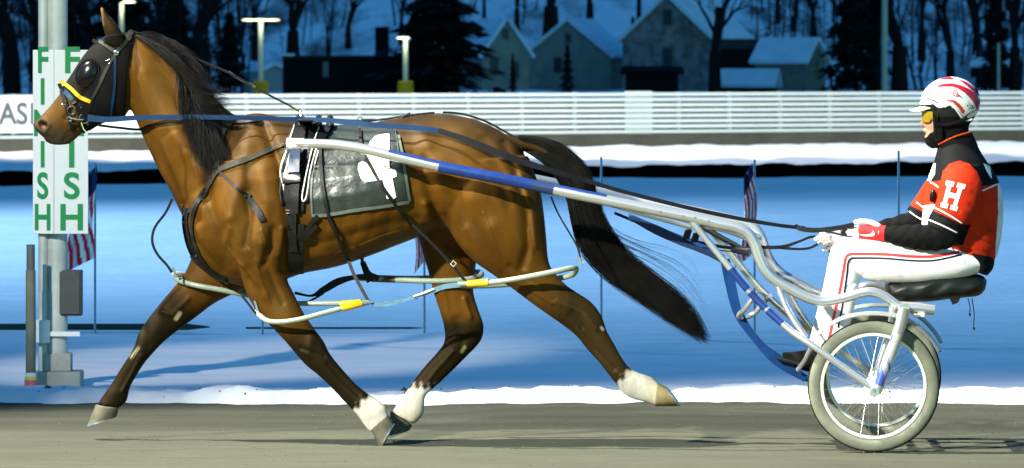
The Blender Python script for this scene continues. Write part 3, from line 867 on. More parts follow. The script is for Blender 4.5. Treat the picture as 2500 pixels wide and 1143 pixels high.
def disc(name, px, py, r, parent, m=M_chrome, off=.018, th=.006, bv=HB):
    h = cast(bv, px, py, off); c = h[0] if h else P(px, py, -.1); nn = -V
    b = MB().tube([c, c + nn * th * .6, c + nn * th], [r, r, r * .7], 18); return b.build(name, m, parent)
disc('rosette', 284, 131, .014, br)
def ring(name, px, py, r, parent, tr=.0028, v=None, m=M_chrome, off=.015, tilt=0, bv=HB):
    if v is None:
        h = cast(bv, px, py, off); c = h[0] if h else P(px, py, -.08)
    else: c = P(px, py, v)
    pts = [c + U * math.cos(t) * r + Vector((0, 0, 1)) * math.sin(t) * r + V * math.cos(t) * r * tilt for t in np.linspace(0, 2 * math.pi, 26)]
    return MB().tube(pts, tr, 6).build(name, m, parent)
ring('bit_ring', 207, 286, .024, br); ring('bit_ring', 176, 268, .020, br)
ring('bit_ring', 172, 290, .011, br)
b = MB().tube([P(170, 288, -.085), P(188, 292, -.09), P(204, 292, -.09)], .004, 8).build('bit_bar', M_chrome, br)
b = MB().tube([P(198, 300, -.09), P(204, 316, -.085), P(210, 322, -.08)], .004, 8).build('bit_shank', M_chrome, br)
sb('nose_buckle', M_chrome, [(163, 225), (176, 238), (184, 250)], 11, .016, parent=br)
def buckle(px, py, w, h_, parent, off=.018, ang_=0, m=M_chrome, bv=HB, v=None):
    h = cast(bv, px, py, off) if v is None else None
    c = h[0] if h else P(px, py, v if v is not None else -.1)
    ca, sa = math.cos(R(ang_)), math.sin(R(ang_)); z = Vector((0, 0, 1))
    e1 = U * ca + z * sa; e2 = z * ca - U * sa
    pts = [c + e1 * (x * w / 1000) + e2 * (y * h_ / 1000) for x, y in ((-1, -1), (1, -1), (1, 1), (-1, 1), (-1, -1), (1, -1))]
    return MB().tube(pts, .0022, 6).build('buckle', m, parent)
buckle(266, 152, 8, 8, br, ang_=30); buckle(161, 252, 9, 9, br)
for px, py in ((175, 296), (180, 300), (200, 262), (214, 300)):
    disc('stud', px, py, .004, br, off=.012)

# ------------------------------------------------------------------ overcheck and driving reins
re_ = thing('overcheck_rein', 'thin dark overcheck rein running from the top of the head down to the saddle hook', 'rein', tuple(P(560, 178, 0)))
b = MB(); strap(b, None, [(318, 74), (360, 90), (420, 118), (500, 152), (560, 178), (620, 212), (668, 238), (704, 256)], 5, 0, .006, 6, vfix=0)
b.build('strap', M_black, re_)
MB().tube([P(558, 176, 0), P(590, 196, 0), (P(618, 210, 0))], .006, 8).build('check_rod', M_steel, re_)
MB().tube([P(704, 256, 0), P(716, 264, 0), P(736, 274, 0)], .0055, 8).build('snap_hook', mat('brass', (.7, .5, .15), .25, 1), re_)
MB().tube([P(616, 208, 0), P(624, 214, 0)], .008, 8).build('keeper', mat('brass', (.7, .5, .15)), re_)
rn = thing('driving_rein', 'dark blue driving rein along the near side from the bit to the near hand', 'rein', tuple(P(560, 288, -.2)))
near_rein = [(214, 288, 16), (262, 292, 14), (330, 288, 12), (450, 286, 12), (560, 287, 11), (660, 290, 11), (738, 292, 12), (800, 294, 12), (900, 304, 13), (1000, 311, 13), (1070, 319, 13), (1140, 342, 15), (1230, 378, 16), (1330, 412, 14), (1430, 440, 11), (1500, 462, 10), (1600, 488, 10), (1700, 512, 10), (1800, 533, 10), (1900, 550, 9), (1965, 557, 9)]
vf = [-.12, -.13, -.14, -.15, -.16, -.14, -.12, -.17, -.22, -.24, -.25, -.27, -.28, -.27, -.22, -.2, -.18, -.16, -.14, -.12, -.10]
b = MB(); strap(b, None, near_rein[:11], 12, 0, .004, 8, vfix=vf[:11]); b.build('front_rein', M_blue, rn)
b = MB(); strap(b, None, near_rein[10:], 12, 0, .004, 8, vfix=vf[10:]); b.build('hand_rein', mat('black_webbing', (.008, .009, .012), .6, var=.3), rn)
b = MB(); strap(b, None, [(1940, 552), (1962, 560), (2000, 562), (2050, 556), (2085, 549)], 12, 0, .008, 6, vfix=[-.10, -.11, -.12, -.16, -.20]); b.build('hand_hold', mat('black_webbing', 0), rn)
b = MB(); strap(b, None, [(2000, 562), (2040, 570), (2080, 580)], 5, 0, .004, 6, vfix=[-.12, -.16, -.19]); b.build('rein_end', mat('black_webbing', 0), rn)
rn2 = thing('driving_rein', 'looped end of the far black rein hanging from the far hand of the driver', 'rein', tuple(P(1900, 600, .2)))
far_r = [(1500, 520, 7), (1600, 560, 7), (1700, 590, 8), (1790, 606, 8), (1860, 604, 8), (1910, 603, 9), (1950, 590, 6), (1985, 578, 6), (2012, 588, 6), (2022, 606, 6), (2030, 630, 5)]
b = MB(); strap(b, None, far_r, 7, 0, .004, 8, vfix=.2); b.build('hand_rein', mat('black_webbing', 0), rn2)
b = MB(); strap(b, None, [(1900, 604, 8), (1940, 608, 6), (1975, 606, 6), (2004, 592, 6)], 6, 0, .004, 8, vfix=.2); b.build('rein_loop', mat('black_webbing', 0), rn2)
# far rein across the neck
b = MB(); strap(b, HB, [(240, 306), (290, 312), (340, 316), (372, 304), (420, 302), (480, 300), (560, 302), (640, 296)], 6, .008, .004, 8)
b.build('neck_line', M_black, rn)

# ------------------------------------------------------------------ harness on the body
ha = thing('harness', 'black padded saddle, girth and breast collar straps on the horse trunk', 'harness', tuple(P(720, 300, 0)))
def padpoly(pts, name, m, off, parent, th=.012, cuts=3, label=None, bv=HB):
    d_ = decal(bv, pts, off, cuts); o = d_.build(name, m, parent, angle=180)
    so = o.modifiers.new('s', 'SOLIDIFY'); so.thickness = th; so.offset = 1
    if label: o['label'] = label
    return o
padpoly([(716, 302), (736, 298), (730, 340), (722, 400), (716, 450), (714, 498), (686, 502), (682, 470), (684, 420), (692, 360)], 'saddle_pad', M_black, .004, ha, .016)
padpoly([(772, 304), (792, 306), (784, 350), (772, 400), (764, 450), (760, 496), (732, 498), (734, 450), (742, 400), (756, 350)], 'saddle_pad', M_black, .004, ha, .016)
padpoly([(728, 296), (776, 298), (768, 340), (758, 400), (748, 470), (744, 520), (708, 520), (710, 460), (714, 400), (720, 340)], 'saddle_flap', M_black, .010, ha, .010)
M_pipe = mat('white_piping', (.6, .6, .55), .5)
for ln in ([(722, 302), (706, 352), (694, 410), (691, 483), (700, 483), (703, 420), (714, 352)], [(784, 306), (768, 352), (754, 410), (740, 482), (750, 482), (760, 420), (776, 360)]):
    sb('piping', M_pipe, ln, 2.6, .022, .002, ha, 6)
# rounded tops of the pads over the spine
for px, w_ in ((733, 44), (778, 24), (806, 22)):
    pts = [P(px + 2, 312, -.10), P(px + 1, 300, -.07), P(px, 291, -.03), P(px, 288, 0), P(px, 291, .03), P(px + 1, 300, .07), P(px + 2, 320, .11)]
    MB().tube(pts, .022 if w_ > 30 else .016, 12).build('saddle_tree', M_black, ha)
sb('shaft_strap', M_black, [(734, 300), (728, 360), (722, 420), (718, 470), (716, 520)], 30, .024, .006, ha)
sb('girth_billet', M_black, [(718, 470), (716, 520), (716, 570), (718, 610)], 22, .016, .008, ha)
sb('girth', M_black, [(728, 545), (724, 600), (722, 640), (724, 664)], 34, .008, .006, ha)
MB().tube([P(700, 662, -.10), P(722, 668, -.05), P(730, 668, .05)], .012, 8, flat=(Vector((0, 0, 1)), .4)).build('girth_underside', M_black, ha)
ta = MB()
strap(ta, HB, [(724, 372), (724, 432)], 26, .050, .012, 6); ta.build('shaft_holder', mat('polished_steel', (.85, .85, .85), .16, 1), ha)
sb('holder_base', M_cup, [(720, 425), (722, 448)], 34, .034, .012, ha)
for px in (708, 746):
    MB().tube([P(px - 8, 366, -.42), P(px - 4, 362, -.43), P(px + 6, 362, -.43), P(px + 9, 370, -.42)], .005, 8).build('hook', M_steel, ha)
buckle(716, 516, 18, 7, ha, .03, m=mat('rose_steel', (.8, .6, .6), .25, 1)); buckle(716, 552, 14, 10, ha, .026, m=M_cup)
MB().tube([P(735, 296, -.04), P(735, 284, -.04), P(734, 272, -.02)], [.006, .009, .006], 8).build('terret', M_chrome, ha)
ring('terret_ring', 736, 292, .016, ha, v=-.05)
# breast collar
for ln, w_ in (([(694, 352), (660, 366), (620, 384), (570, 402), (532, 420), (512, 450), (490, 480), (468, 520)], 12),
               ([(566, 296), (545, 318), (536, 350), (534, 380), (532, 410)], 13),
               ([(530, 420), (505, 455), (482, 500), (470, 545), (474, 590), (492, 630), (520, 665), (556, 690)], 8),
               ([(458, 508), (452, 540), (460, 590), (478, 630), (510, 660), (548, 684)], 16),
               ([(536, 420), (560, 440), (585, 466), (606, 478)], 6),
               ([(606, 486), (628, 510), (642, 540)], 16)):
    sb('collar_strap', M_strapg if w_ in (12, 13) else M_black, ln, w_, .007, .004, ha)
MB().tube([P(694, 350, -.30), P(670, 362, -.28), P(664, 366, -.27)], .0045, 8).build('snap_hook', mat('brass', 0), ha)
padpoly([(594, 468), (616, 476), (612, 488), (596, 484)], 'tab', M_black, .008, ha, .006, 2)
padpoly([(610, 498), (634, 510), (644, 524), (642, 544), (626, 524)], 'tab', M_black, .008, ha, .006, 2)
for px, py in ((447, 543), (482, 622), (527, 410), (446, 500)):
    disc('stud', px, py, .005, ha, off=.012)
# strap from the girth to the number cloth
sb('tie_strap', M_black, [(778, 526), (764, 540), (748, 562), (732, 574), (745, 578), (762, 560), (776, 548)], 10, .014, .006, ha)
sb('tie_strap', M_black, [(806, 310), (798, 326), (788, 345)], 14, .02, .006, ha)
# back strap and crupper
bs = [(790, 289, 0), (880, 296, 0), (930, 292, 0), (985, 284, 0), (1062, 275, 0), (1120, 277, 0), (1180, 294, 0), (1230, 320, 0), (1262, 338, 0)]
pts = [P(*p) for p in [tuple(r) for r in spline(bs, 6)]]
MB().tube(pts, .005, 8).build('back_strap', M_black, ha)
MB().tube([P(1062, 275, -.01), P(1072, 274, -.01), P(1080, 275.5, -.01)], .006, 8).build('tape', M_pipe, ha)
ring('back_ring', 879, 292, .012, ha, v=-.02)
MB().tube([P(975, 296, -.03), P(985, 284, -.03), P(1000, 277, -.03), P(1006, 284, -.03), P(990, 294, -.03)], .006, 8).build('back_loop', M_black, ha)
MB().tube([P(882, 292, -.02), P(910, 291, -.02), P(930, 294, -.02)], .004, 8).build('back_snap', M_chrome, ha)

# ------------------------------------------------------------------ number cloth
nc = thing('number_cloth', 'shiny black plastic saddle cloth with a large white number 4 on the horse flank', 'number cloth', tuple(P(880, 420, -.3)))
M_vinyl = mat('black_vinyl', (.022, .030, .025), .34, var=.4, vscale=6, bump=1.0, bscale=9, spec=.5, sheen=.0)
M_hem = mat('clear_hem', (.09, .115, .09), .4, var=.3)
M_num = mat('white_numeral', (.80, .80, .72), .6)
cl = [(800, 322), (830, 308), (900, 305), (968, 320), (975, 330), (982, 380), (992, 440), (1001, 494), (950, 504), (880, 514), (800, 528), (760, 530), (757, 480), (760, 420), (775, 360)]
padpoly(cl, 'cloth', M_vinyl, .007, nc, .003, 5)
sb('hem', M_hem, [(762, 526), (800, 524), (870, 512), (940, 502), (996, 492)], 7, .0125, .001, nc)
sb('hem', M_hem, [(764, 420), (761, 470), (763, 524)], 5, .0125, .001, nc)
sb('hem', M_hem, [(974, 334), (982, 380), (990, 440), (998, 490)], 6, .0125, .001, nc)
sb('seam', M_hem, [(966, 320), (972, 360), (974, 400)], 1.6, .0128, .001, nc)
n4 = [(952, 333), (951, 412), (966, 416), (968, 432), (958, 436), (967, 480), (960, 485), (944, 484), (935, 440), (892, 446), (882, 436), (875, 418), (876, 402), (886, 396), (898, 402), (898, 368), (905, 350), (920, 336), (945, 331)]
ob = decal(HB, n4, .013, 4).build('numeral', M_num, nc, angle=180)

# ------------------------------------------------------------------ hopples
M_hop = mat('pale_plastic_tube', (.24, .29, .22), .35, var=.15, vscale=10, spec=.5)
hp = thing('hopples', 'pale plastic hopple loops with yellow wraps around the legs, hung from thin black straps', 'hopples', tuple(P(900, 700, 0)))
M_ywrap = mat('yellow_vinyl', 0)
def tubepx(pts, r, name, m, parent, k=8, sides=12, label=None):
    o = MB().tube([P(*p) for p in [tuple(q_) for q_ in spline(pts, k)]], r, sides).build(name, m, parent)
    if label: o['label'] = label
    return o
# near fore loop
tubepx([(900, 738, -.20), (860, 747, -.24), (800, 762, -.27), (740, 778, -.28), (690, 786, -.27), (655, 784, -.24), (634, 770, -.20), (624, 756, -.12), (640, 748, -.06), (700, 742, -.04), (780, 741, -.06), (850, 740, -.12), (895, 738, -.18)], .0125, 'near_fore_loop', M_hop, hp)
tubepx([(832, 742, -.14), (860, 740, -.16), (882, 738, -.18)], .0155, 'wrap', M_ywrap, hp)
tubepx([(834, 753, -.255), (860, 747, -.24), (882, 741, -.22)], .0165, 'wrap', M_ywrap, hp)
# near hind loop
tubepx([(1120, 693, -.20), (1170, 692, -.24), (1230, 686, -.28), (1300, 674, -.30), (1360, 662, -.29), (1396, 655, -.25), (1407, 658, -.18), (1395, 672, -.10), (1350, 682, -.06), (1270, 692, -.07), (1180, 698, -.12), (1125, 697, -.18)], .0135, 'near_hind_loop', M_hop, hp)
tubepx([(1142, 693, -.225), (1168, 691, -.24), (1194, 689, -.26)], .018, 'wrap', M_ywrap, hp)
# far fore loop
tubepx([(425, 668, .14), (436, 684, .09), (480, 697, .04), (540, 708, .03), (590, 718, .05), (620, 722, .10), (600, 712, .20), (540, 695, .24), (470, 676, .22), (430, 668, .18)], .0135, 'far_fore_loop', M_hop, hp)
# far hind loop
tubepx([(880, 680, .14), (930, 681, .06), (1000, 685, .04), (1080, 686, .03), (1140, 682, .06), (1175, 672, .12), (1160, 664, .22), (1090, 676, .26), (1000, 680, .24), (920, 678, .20), (880, 679, .15)], .0135, 'far_hind_loop', M_hop, hp)
tubepx([(915, 681, .08), (940, 682, .055), (965, 683, .045)], .0155, 'wrap', mat('worn_brown_leather', (.10, .055, .03), .6, var=.4), hp)
# connecting straps
b = MB(); strap(b, None, [(915, 745, 10), (950, 744, 6), (985, 734, 6), (1010, 724, 8), (1050, 712, 12), (1085, 700, 12), (1125, 695, 12)], 8, 0, .008, 6, vfix=-.2); b.build('side_strap', mat('blue_grey_webbing', (.10, .22, .30), .5, var=.3, vscale=20), hp)
b = MB(); strap(b, None, [(905, 742, 4), (960, 736, 4), (1020, 728, 4)], 4, 0, .004, 6, vfix=-.17); b.build('side_strap', mat('blue_grey_webbing', 0), hp)
b = MB(); strap(b, None, [(720, 715, 7), (760, 722, 6), (790, 708, 16), (825, 688, 18), (860, 678, 12), (885, 676, 14), (915, 682, 14)], 8, 0, .014, 6, vfix=.08); b.build('side_strap', M_black, hp)
b = MB(); strap(b, None, [(730, 740, 5), (758, 734, 5), (790, 716, 6)], 5, 0, .005, 6, vfix=.05); b.build('side_strap', M_black, hp)
# hangers
def hang(pts, w, vfree, name='hanger', split=None):
    """strap that follows the flank, then hangs free at distance vfree"""
    on = [p for p in pts[:split]]; free = pts[split - 1:]
    if len(on) > 1:
        b = MB(); strap(b, HB, on, w, .016, .005, 8); b.build(name, M_black, hp)
        h = cast(HB, on[-1][0], on[-1][1], .016); v0 = ((h[0] - Vector((0, D0, 0))).dot(V)) if h else vfree
    else: v0 = vfree
    b = MB(); strap(b, None, free, w, 0, .005, 8, vfix=[v0, vfree]); b.build(name, M_black, hp)
hang([(778, 300), (782, 350), (784, 400), (790, 460), (802, 520), (825, 575), (848, 628), (862, 665), (880, 700), (900, 736)], 8, -.2, split=7)
hang([(879, 322), (884, 360), (900, 400), (930, 450), (965, 500), (1003, 545), (1045, 585), (1090, 632), (1138, 688)], 7, -.2, split=6)
hang([(1345, 480), (1362, 520), (1385, 560), (1408, 600), (1417, 630)], 4, -.26, split=1)
hang([(421, 486), (404, 520), (378, 556), (372, 590), (384, 620), (408, 648), (420, 666)], 6, .02, split=1)
hang([(884, 622), (886, 650), (900, 690)], 8, .05, split=1)
hang([(885, 640), (900, 668), (925, 680)], 14, .05, split=1)
hang([(590, 722), (605, 740), (620, 760), (632, 772)], 5, -.19, split=1)
buckle(1107, 644, 10, 10, hp, ang_=-40, v=-.24, m=M_pipe)
for (x_, y_, v_) in ((425, 664, .0), (1416, 634, -.26), (625, 745, -.2), (880, 700, -.15)):
    MB().tube([P(x_ - 4, y_ - 10, v_), P(x_, y_, v_), P(x_ + 4, y_ + 14, v_)], .006, 8).build('clip', M_steel, hp)
MB().tube([P(1416 + 8 * math.cos(t), 636 + 10 * math.sin(t), -.26) for t in np.linspace(0, 6.2, 16)], .0014, 5).build('wire_loop', M_steel, hp)
MB().tube([P(1010 + 0, 724, -.21), P(1030, 718, -.21), P(1060, 706, -.21)], .008, 8).build('snap_hook', M_steel, hp)
# ------------------------------------------------------------------ the sulky
M_frame = mat('painted_aluminium', (.70, .71, .69), .28, .8, var=.08, vscale=5)
M_btape = mat('blue_tape', (.007, .032, .17), .35, var=.35, vscale=25)
M_scuff = mat('scuffed_blue_silver', (.55, .55, .52), .4, .3, col2=(.05, .09, .40), vscale=22, vmin=.47, vmax=.56, stretch=(1, 1, .25))
M_dtape = mat('black_tape', (.02, .02, .03), .4)
M_rub = mat('dusty_rubber', (.19, .20, .148), .85, var=.35, vscale=7)
M_tread = mat('dark_rubber', (.008, .008, .007), .8, var=.3)
M_rim = mat('white_rim', (.72, .72, .62), .35, .2)
M_spoke = mat('spoke_steel', (.50, .50, .46), .3, .7)
sk = thing('sulky', 'silver two wheeled racing sulky with blue taped shafts behind the horse', 'sulky', tuple(P(2133, 1105, 0)[:2]) + (0,))
shaftA = [(708, 350), (760, 351), (810, 353), (860, 359), (920, 371), (1060, 404), (1180, 428), (1300, 452), (1420, 477), (1540, 501), (1640, 521), (1700, 534)]
vA = [-.39, -.40, -.405, -.41, -.415, -.425, -.43, -.42, -.43, -.43, -.43, -.43]
shaftB = [(1640, 521), (1700, 533), (1760, 547), (1800, 556), (1826, 570), (1842, 595), (1852, 625), (1866, 655), (1890, 682), (1930, 706), (1975, 728), (2010, 736), (2060, 728), (2100, 716), (2130, 713), (2160, 724), (2190, 745), (2212, 756)]
def tub(pts, v, r, name, m=M_frame, both=True, k=6, sides=16, parent=None, label=None):
    q_ = spline([(p[0], p[1], v[i] if hasattr(v, '__len__') else v) for i, p in enumerate(pts)], k)
    w_ = [P(*r_) for r_ in q_]
    rr_ = r if not hasattr(r, '__len__') else np.interp(np.linspace(0, 1, len(w_)), np.linspace(0, 1, len(r)), r)
    o = MB().tube(w_, rr_, sides).build(name, m, parent or sk)
    if label: o['label'] = label
    if both: MB().tube([mir(p) for p in w_], rr_, sides).build(name, m, parent or sk)
    return o
def vat(px): return float(np.interp(px, [p[0] for p in shaftA], vA))
tub(shaftA, vA, [.0225, .0235, .0245, .0255, .0265, .0265, .0265], 'shaft')
tub(shaftB, -.43, [.027, .027, .027, .027, .023, .022, .021], 'arch_tube')
tub([(700, 350), (742, 351)], -.39, .0255, 'shaft_tip', mat('white_plastic', (.80, .80, .74), .4))
def sleeve(x0, x1, name, m, r=.0275, half=None):
    xs_ = np.linspace(x0, x1, 12); ys = np.interp(xs_, [p[0] for p in spline(shaftA, 6)], [p[1] for p in spline(shaftA, 6)])
    w_ = [P(x_, y_, vat(x_)) for x_, y_ in zip(xs_, ys)]
    MB().tube(w_, r, 16).build(name, m, sk)
sleeve(1072, 1296, 'tape_sleeve', M_btape, .0272)
sleeve(1296, 1352, 'tape_sleeve', mat('navy_tape', (.015, .03, .09), .3), .0274)
def topstrip(x0, x1):
    xs_ = np.linspace(x0, x1, 16); sp_ = spline(shaftA, 6)
    ys = np.interp(xs_, sp_[:, 0], sp_[:, 1])
    w_ = [P(x_, y_, vat(x_)) + Vector((0, 0, .0165)) + V * -.010 for x_, y_ in zip(xs_, ys)]
    MB().tube(w_, .0115, 10).build('tape_strip', M_btape, sk)
topstrip(950, 1080); topstrip(1352, 1480)
# struts down to the axle
vs_ = [-.43, -.44, -.46, -.50, -.545, -.555]
tub([(1690, 542), (1762, 630), (1840, 724), (1925, 803), (1990, 848), (2128, 946)], vs_, .0165, 'strut')
for t0, t1 in ((.33, .465), (.485, .60), (.615, .72)):
    st = spline([(1690, 542), (1762, 630), (1840, 724), (1925, 803), (1990, 848), (2128, 946)], 6); vv_ = np.interp(np.linspace(0, 1, len(st)), np.linspace(0, 1, 6), vs_)
    ii = np.linspace(t0, t1, 8) * (len(st) - 1) * .78
    w_ = [P(np.interp(i_, range(len(st)), st[:, 0]), np.interp(i_, range(len(st)), st[:, 1]), np.interp(i_, range(len(st)), vv_)) for i_ in ii]
    MB().tube(w_, .0175, 14).build('tape_sleeve', M_btape, sk)
tub([(1897, 694), (1925, 760), (1968, 826)], [-.43, -.46, -.49], .0150, 'brace')
tub([(2208, 752), (2196, 800), (2168, 880), (2140, 958)], -.575, [.029, .027, .025, .023], 'fork_leg', M_frame)
tub([(2192, 815), (2168, 880), (2146, 940)], -.578, [.0262, .0262, .0250], 'scuffed_sleeve', M_scuff, both=False)
tub([(2208, 752), (2208, 753)], [-.43, -.59], .024, 'fork_crown', M_frame)
MB().tube([P(2135, 957, -.60), P(2135, 957, -.555)], [.022, .024], 20).build('dropout', M_frame, sk)
MB().tube([P(2133, 953, -.606), P(2133, 953, -.596)], .008, 14).build('axle_nut', M_steel, sk)
MB().tube([mir(P(2135, 957, -.60)), mir(P(2135, 957, -.555))], [.022, .024], 20).build('dropout', M_frame, sk)
# inner fork leg and axle bar
tub([(2180, 748), (2175, 800), (2150, 880), (2133, 945)], -.44, .019, 'inner_fork_leg', M_frame)
# second tube under the shaft, lug plates, rivets
tub([(1480, 496), (1560, 520), (1640, 542), (1690, 556)], [-.36, -.34, -.34, -.36], .0115, 'brace_tube', M_frame)
tub([(1720, 552), (1760, 560), (1800, 572), (1838, 590)], [-.40, -.37, -.37, -.40], .0125, 'brace_tube', M_frame)
for px, py in ((1612, 517), (1668, 528), (1697, 532), (1730, 540)):
    MB().tube([P(px, py, -.4585), P(px, py, -.4555)], .0065, 12).build('rivet', M_steel, sk)
# cross members
def cross(px, py, v, r, name, m=M_frame): MB().tube([P(px, py, -v), P(px, py, v)], r, 14).build(name, m, sk)
cross(1835, 590, .43, .018, 'cross_bar'); cross(2010, 738, .43, .018, 'cross_bar')
MB().tube([P(1700, 545, -.42), P(1760, 580, -.2), P(1820, 612, 0), P(1760, 580, .2), P(1700, 545, .42)], .014, 12).build('arch_brace', mat('dark_tube', (.09, .085, .08), .4, .5), sk)
MB().box(P(1810, 612, -.03), (.09, .26, .03), ax=(U * .98 + Vector((0, 0, -.2)), V, Vector((0, 0, 1)))).build('bracket_plate', mat('dark_tube', 0), sk, bevel=.006)
# foot rests
for s_ in (-1, 1):
    pts = [P(1850, 712, .42 * s_), P(1822, 750, .40 * s_), P(1804, 770, .34 * s_), P(1812, 776, .30 * s_), P(1840, 766, .28 * s_), P(1868, 735, .33 * s_), P(1880, 722, .41 * s_)]
    MB().tube([Vector(p) for p in spline([tuple(p) for p in pts], 6)], .0125, 12).build('foot_rest', M_frame, sk)
    MB().tube([P(1982, 846, .46 * s_), P(1965, 880, .40 * s_), P(1948, 903, .34 * s_)], .0115, 12).build('stirrup', M_frame, sk)
    MB().box(P(1952, 888, .30 * s_), (.22, .10, .016), ax=((U + Vector((0, 0, -.25))).normalized(), V, (Vector((0, 0, 1)) + U * .25).normalized())).build('stirrup_plate', M_black, sk, bevel=.004)
# mudguard, clear plastic
M_clear = mat('clear_plastic', (.62, .66, .62), .12, trans=.75, spec=.6)
arc = [(1972, 838), (2000, 804), (2045, 776), (2095, 762), (2150, 760), (2205, 770), (2245, 792), (2278, 824), (2300, 858)]
for s_ in (-1, 1):
    q_ = spline([(a_, b_) for a_, b_ in arc], 6); mb = MB(); nr = 9; th_ = .003
    ctr = P(2133, 945, 0)
    for i, (x_, y_) in enumerate(q_):
        c = P(x_, y_, -.5)
        radial = (P(x_, y_, 0) - ctr); radial = (radial - V * radial.dot(V)).normalized()
        for j in range(nr):
            u_ = (j / (nr - 1) - .5) * 2
            d_ = V * (u_ * .042) - radial * (.018 * u_ * u_)
            mb.v.append(tuple((c + d_) if s_ < 0 else mir(c + d_)))
    n_ = len(q_)
    mb.f = [(i * nr + j, i * nr + j + 1, (i + 1) * nr + j + 1, (i + 1) * nr + j) for i in range(n_ - 1) for j in range(nr - 1)]
    o = mb.build('mudguard', M_clear, sk); so = o.modifiers.new('s', 'SOLIDIFY'); so.thickness = .003
# seat support and seat
cross(2205, 752, .43, .022, 'seat_bar')
MB().tube([P(2200, 750, -.28), P(2240, 752, -.28), P(2282, 757, -.28)], [.030, .030, .026], 16, flat=(Vector((0, 0, 1)), .9)).build('seat_rail', M_frame, sk)
MB().tube([P(2200, 750, .28), P(2240, 752, .28), P(2282, 757, .28)], [.030, .030, .026], 16).build('seat_rail', M_frame, sk)
MB().box(P(2244, 770, -.29), (.055, .04, .018), ax=(U, V, Vector((0, 0, 1)))).build('seat_clamp', mat('white_plastic', 0), sk, bevel=.004)
b = MB()
loft(b, [(2160, 690, 2163, 720, 0, .12), (2172, 682, 2176, 730, 0, .17), (2205, 678, 2210, 736, 0, .19), (2260, 670, 2262, 736, 0, .20), (2310, 666, 2315, 730, 0, .20), (2360, 668, 2355, 726, 0, .19), (2395, 672, 2388, 722, 0, .17), (2410, 684, 2404, 710, 0, .12)], power=2.8)
sm_ = remesh(b, .008, 4)
co_ = coords(sm_); q_ = proj(co_)
co_ -= np.outer(.006 * np.sin(q_[:, 0] * .08 + q_[:, 1] * .13) * np.sin(q_[:, 0] * .031), np.array(V)); setco(sm_, co_)
put(sm_, 'seat', mat('black_seat_vinyl', (.011, .013, .011), .42, var=.3, vscale=5, bump=.2, bscale=14, spec=.3), sk, angle=180)
MB().prism([P(2318, 728, -.19), P(2345, 726, -.19), P(2340, 738, -.19), P(2326, 745, -.19)], V * .02).build('seat_tab', M_black, sk)
for px, y1 in ((2366, 768), (2376, 802)):
    tubepx([(px - 3, 728, -.12), (px + 2, (728 + y1) / 2, -.12), (px + 1, y1, -.12)], .0024, 'seat_cord', M_black, sk)
    MB().tube([P(px + 1, y1 - 4, -.12), P(px + 2, y1, -.12), P(px + 3, y1 + 4, -.12)], [.003, .006, .003], 8).build('cord_knot', M_black, sk)
# mud apron of blue cloth, slung under the shafts
M_apron = mat('blue_apron_cloth', (.003, .035, .14), .6, var=.45, vscale=5, bump=.2, bscale=10)
ap = [(1536, 532), (1600, 560), (1660, 585), (1715, 608), (1768, 634), (1776, 680), (1788, 730), (1800, 770), (1840, 830), (1880, 872), (1925, 908), (1972, 928)]
q_ = spline(ap, 5); mb = MB(); nr = 15
hw_ = np.interp(np.linspace(0, 1, len(q_)), [0, .3, .45, .7, 1], [.02, .10, .22, .30, .30])
for i, (x_, y_) in enumerate(q_):
    for j in range(nr):
        u_ = (j / (nr - 1) - .5) * 2
        p = P(x_, y_, u_ * hw_[i]); mb.v.append(tuple(p + Vector((0, 0, .02 * (1 - u_ * u_) - .004 * math.sin(u_ * 9 + i * .3)))))
mb.f = [(i * nr + j, i * nr + j + 1, (i + 1) * nr + j + 1, (i + 1) * nr + j) for i in range(len(q_) - 1) for j in range(nr - 1)]
o = mb.build('apron', M_apron, sk); so = o.modifiers.new('s', 'SOLIDIFY'); so.thickness = .006
b = MB(); strap(b, None, [(1536, 530, 10), (1600, 560, 22), (1660, 588, 20), (1700, 606, 14), (1740, 624, 12), (1768, 640, 12)], 12, 0, .012, 6, vfix=-.2); b.build('apron_edge', mat('navy_cloth', (.01, .022, .06), .6), sk)
b = MB(); strap(b, None, [(1770, 634, 22), (1783, 690, 26), (1803, 766, 22), (1852, 836, 18), (1900, 880, 28), (1968, 926, 16)], 20, 0, .010, 6, vfix=-.30); b.build('apron_side', M_apron, sk)
for px, py in ((1678, 572), (1698, 580)):
    MB().box(P(px, py, -.22), (.035, .03, .05), ax=(U, V, Vector((.3, 0, 1)).normalized())).build('strap_clip', M_black, sk, bevel=.004)
tubepx([(1715, 604, -.2), (1760, 612, -.2), (1800, 614, -.1)], .003, 'tie_cord', M_black, sk)
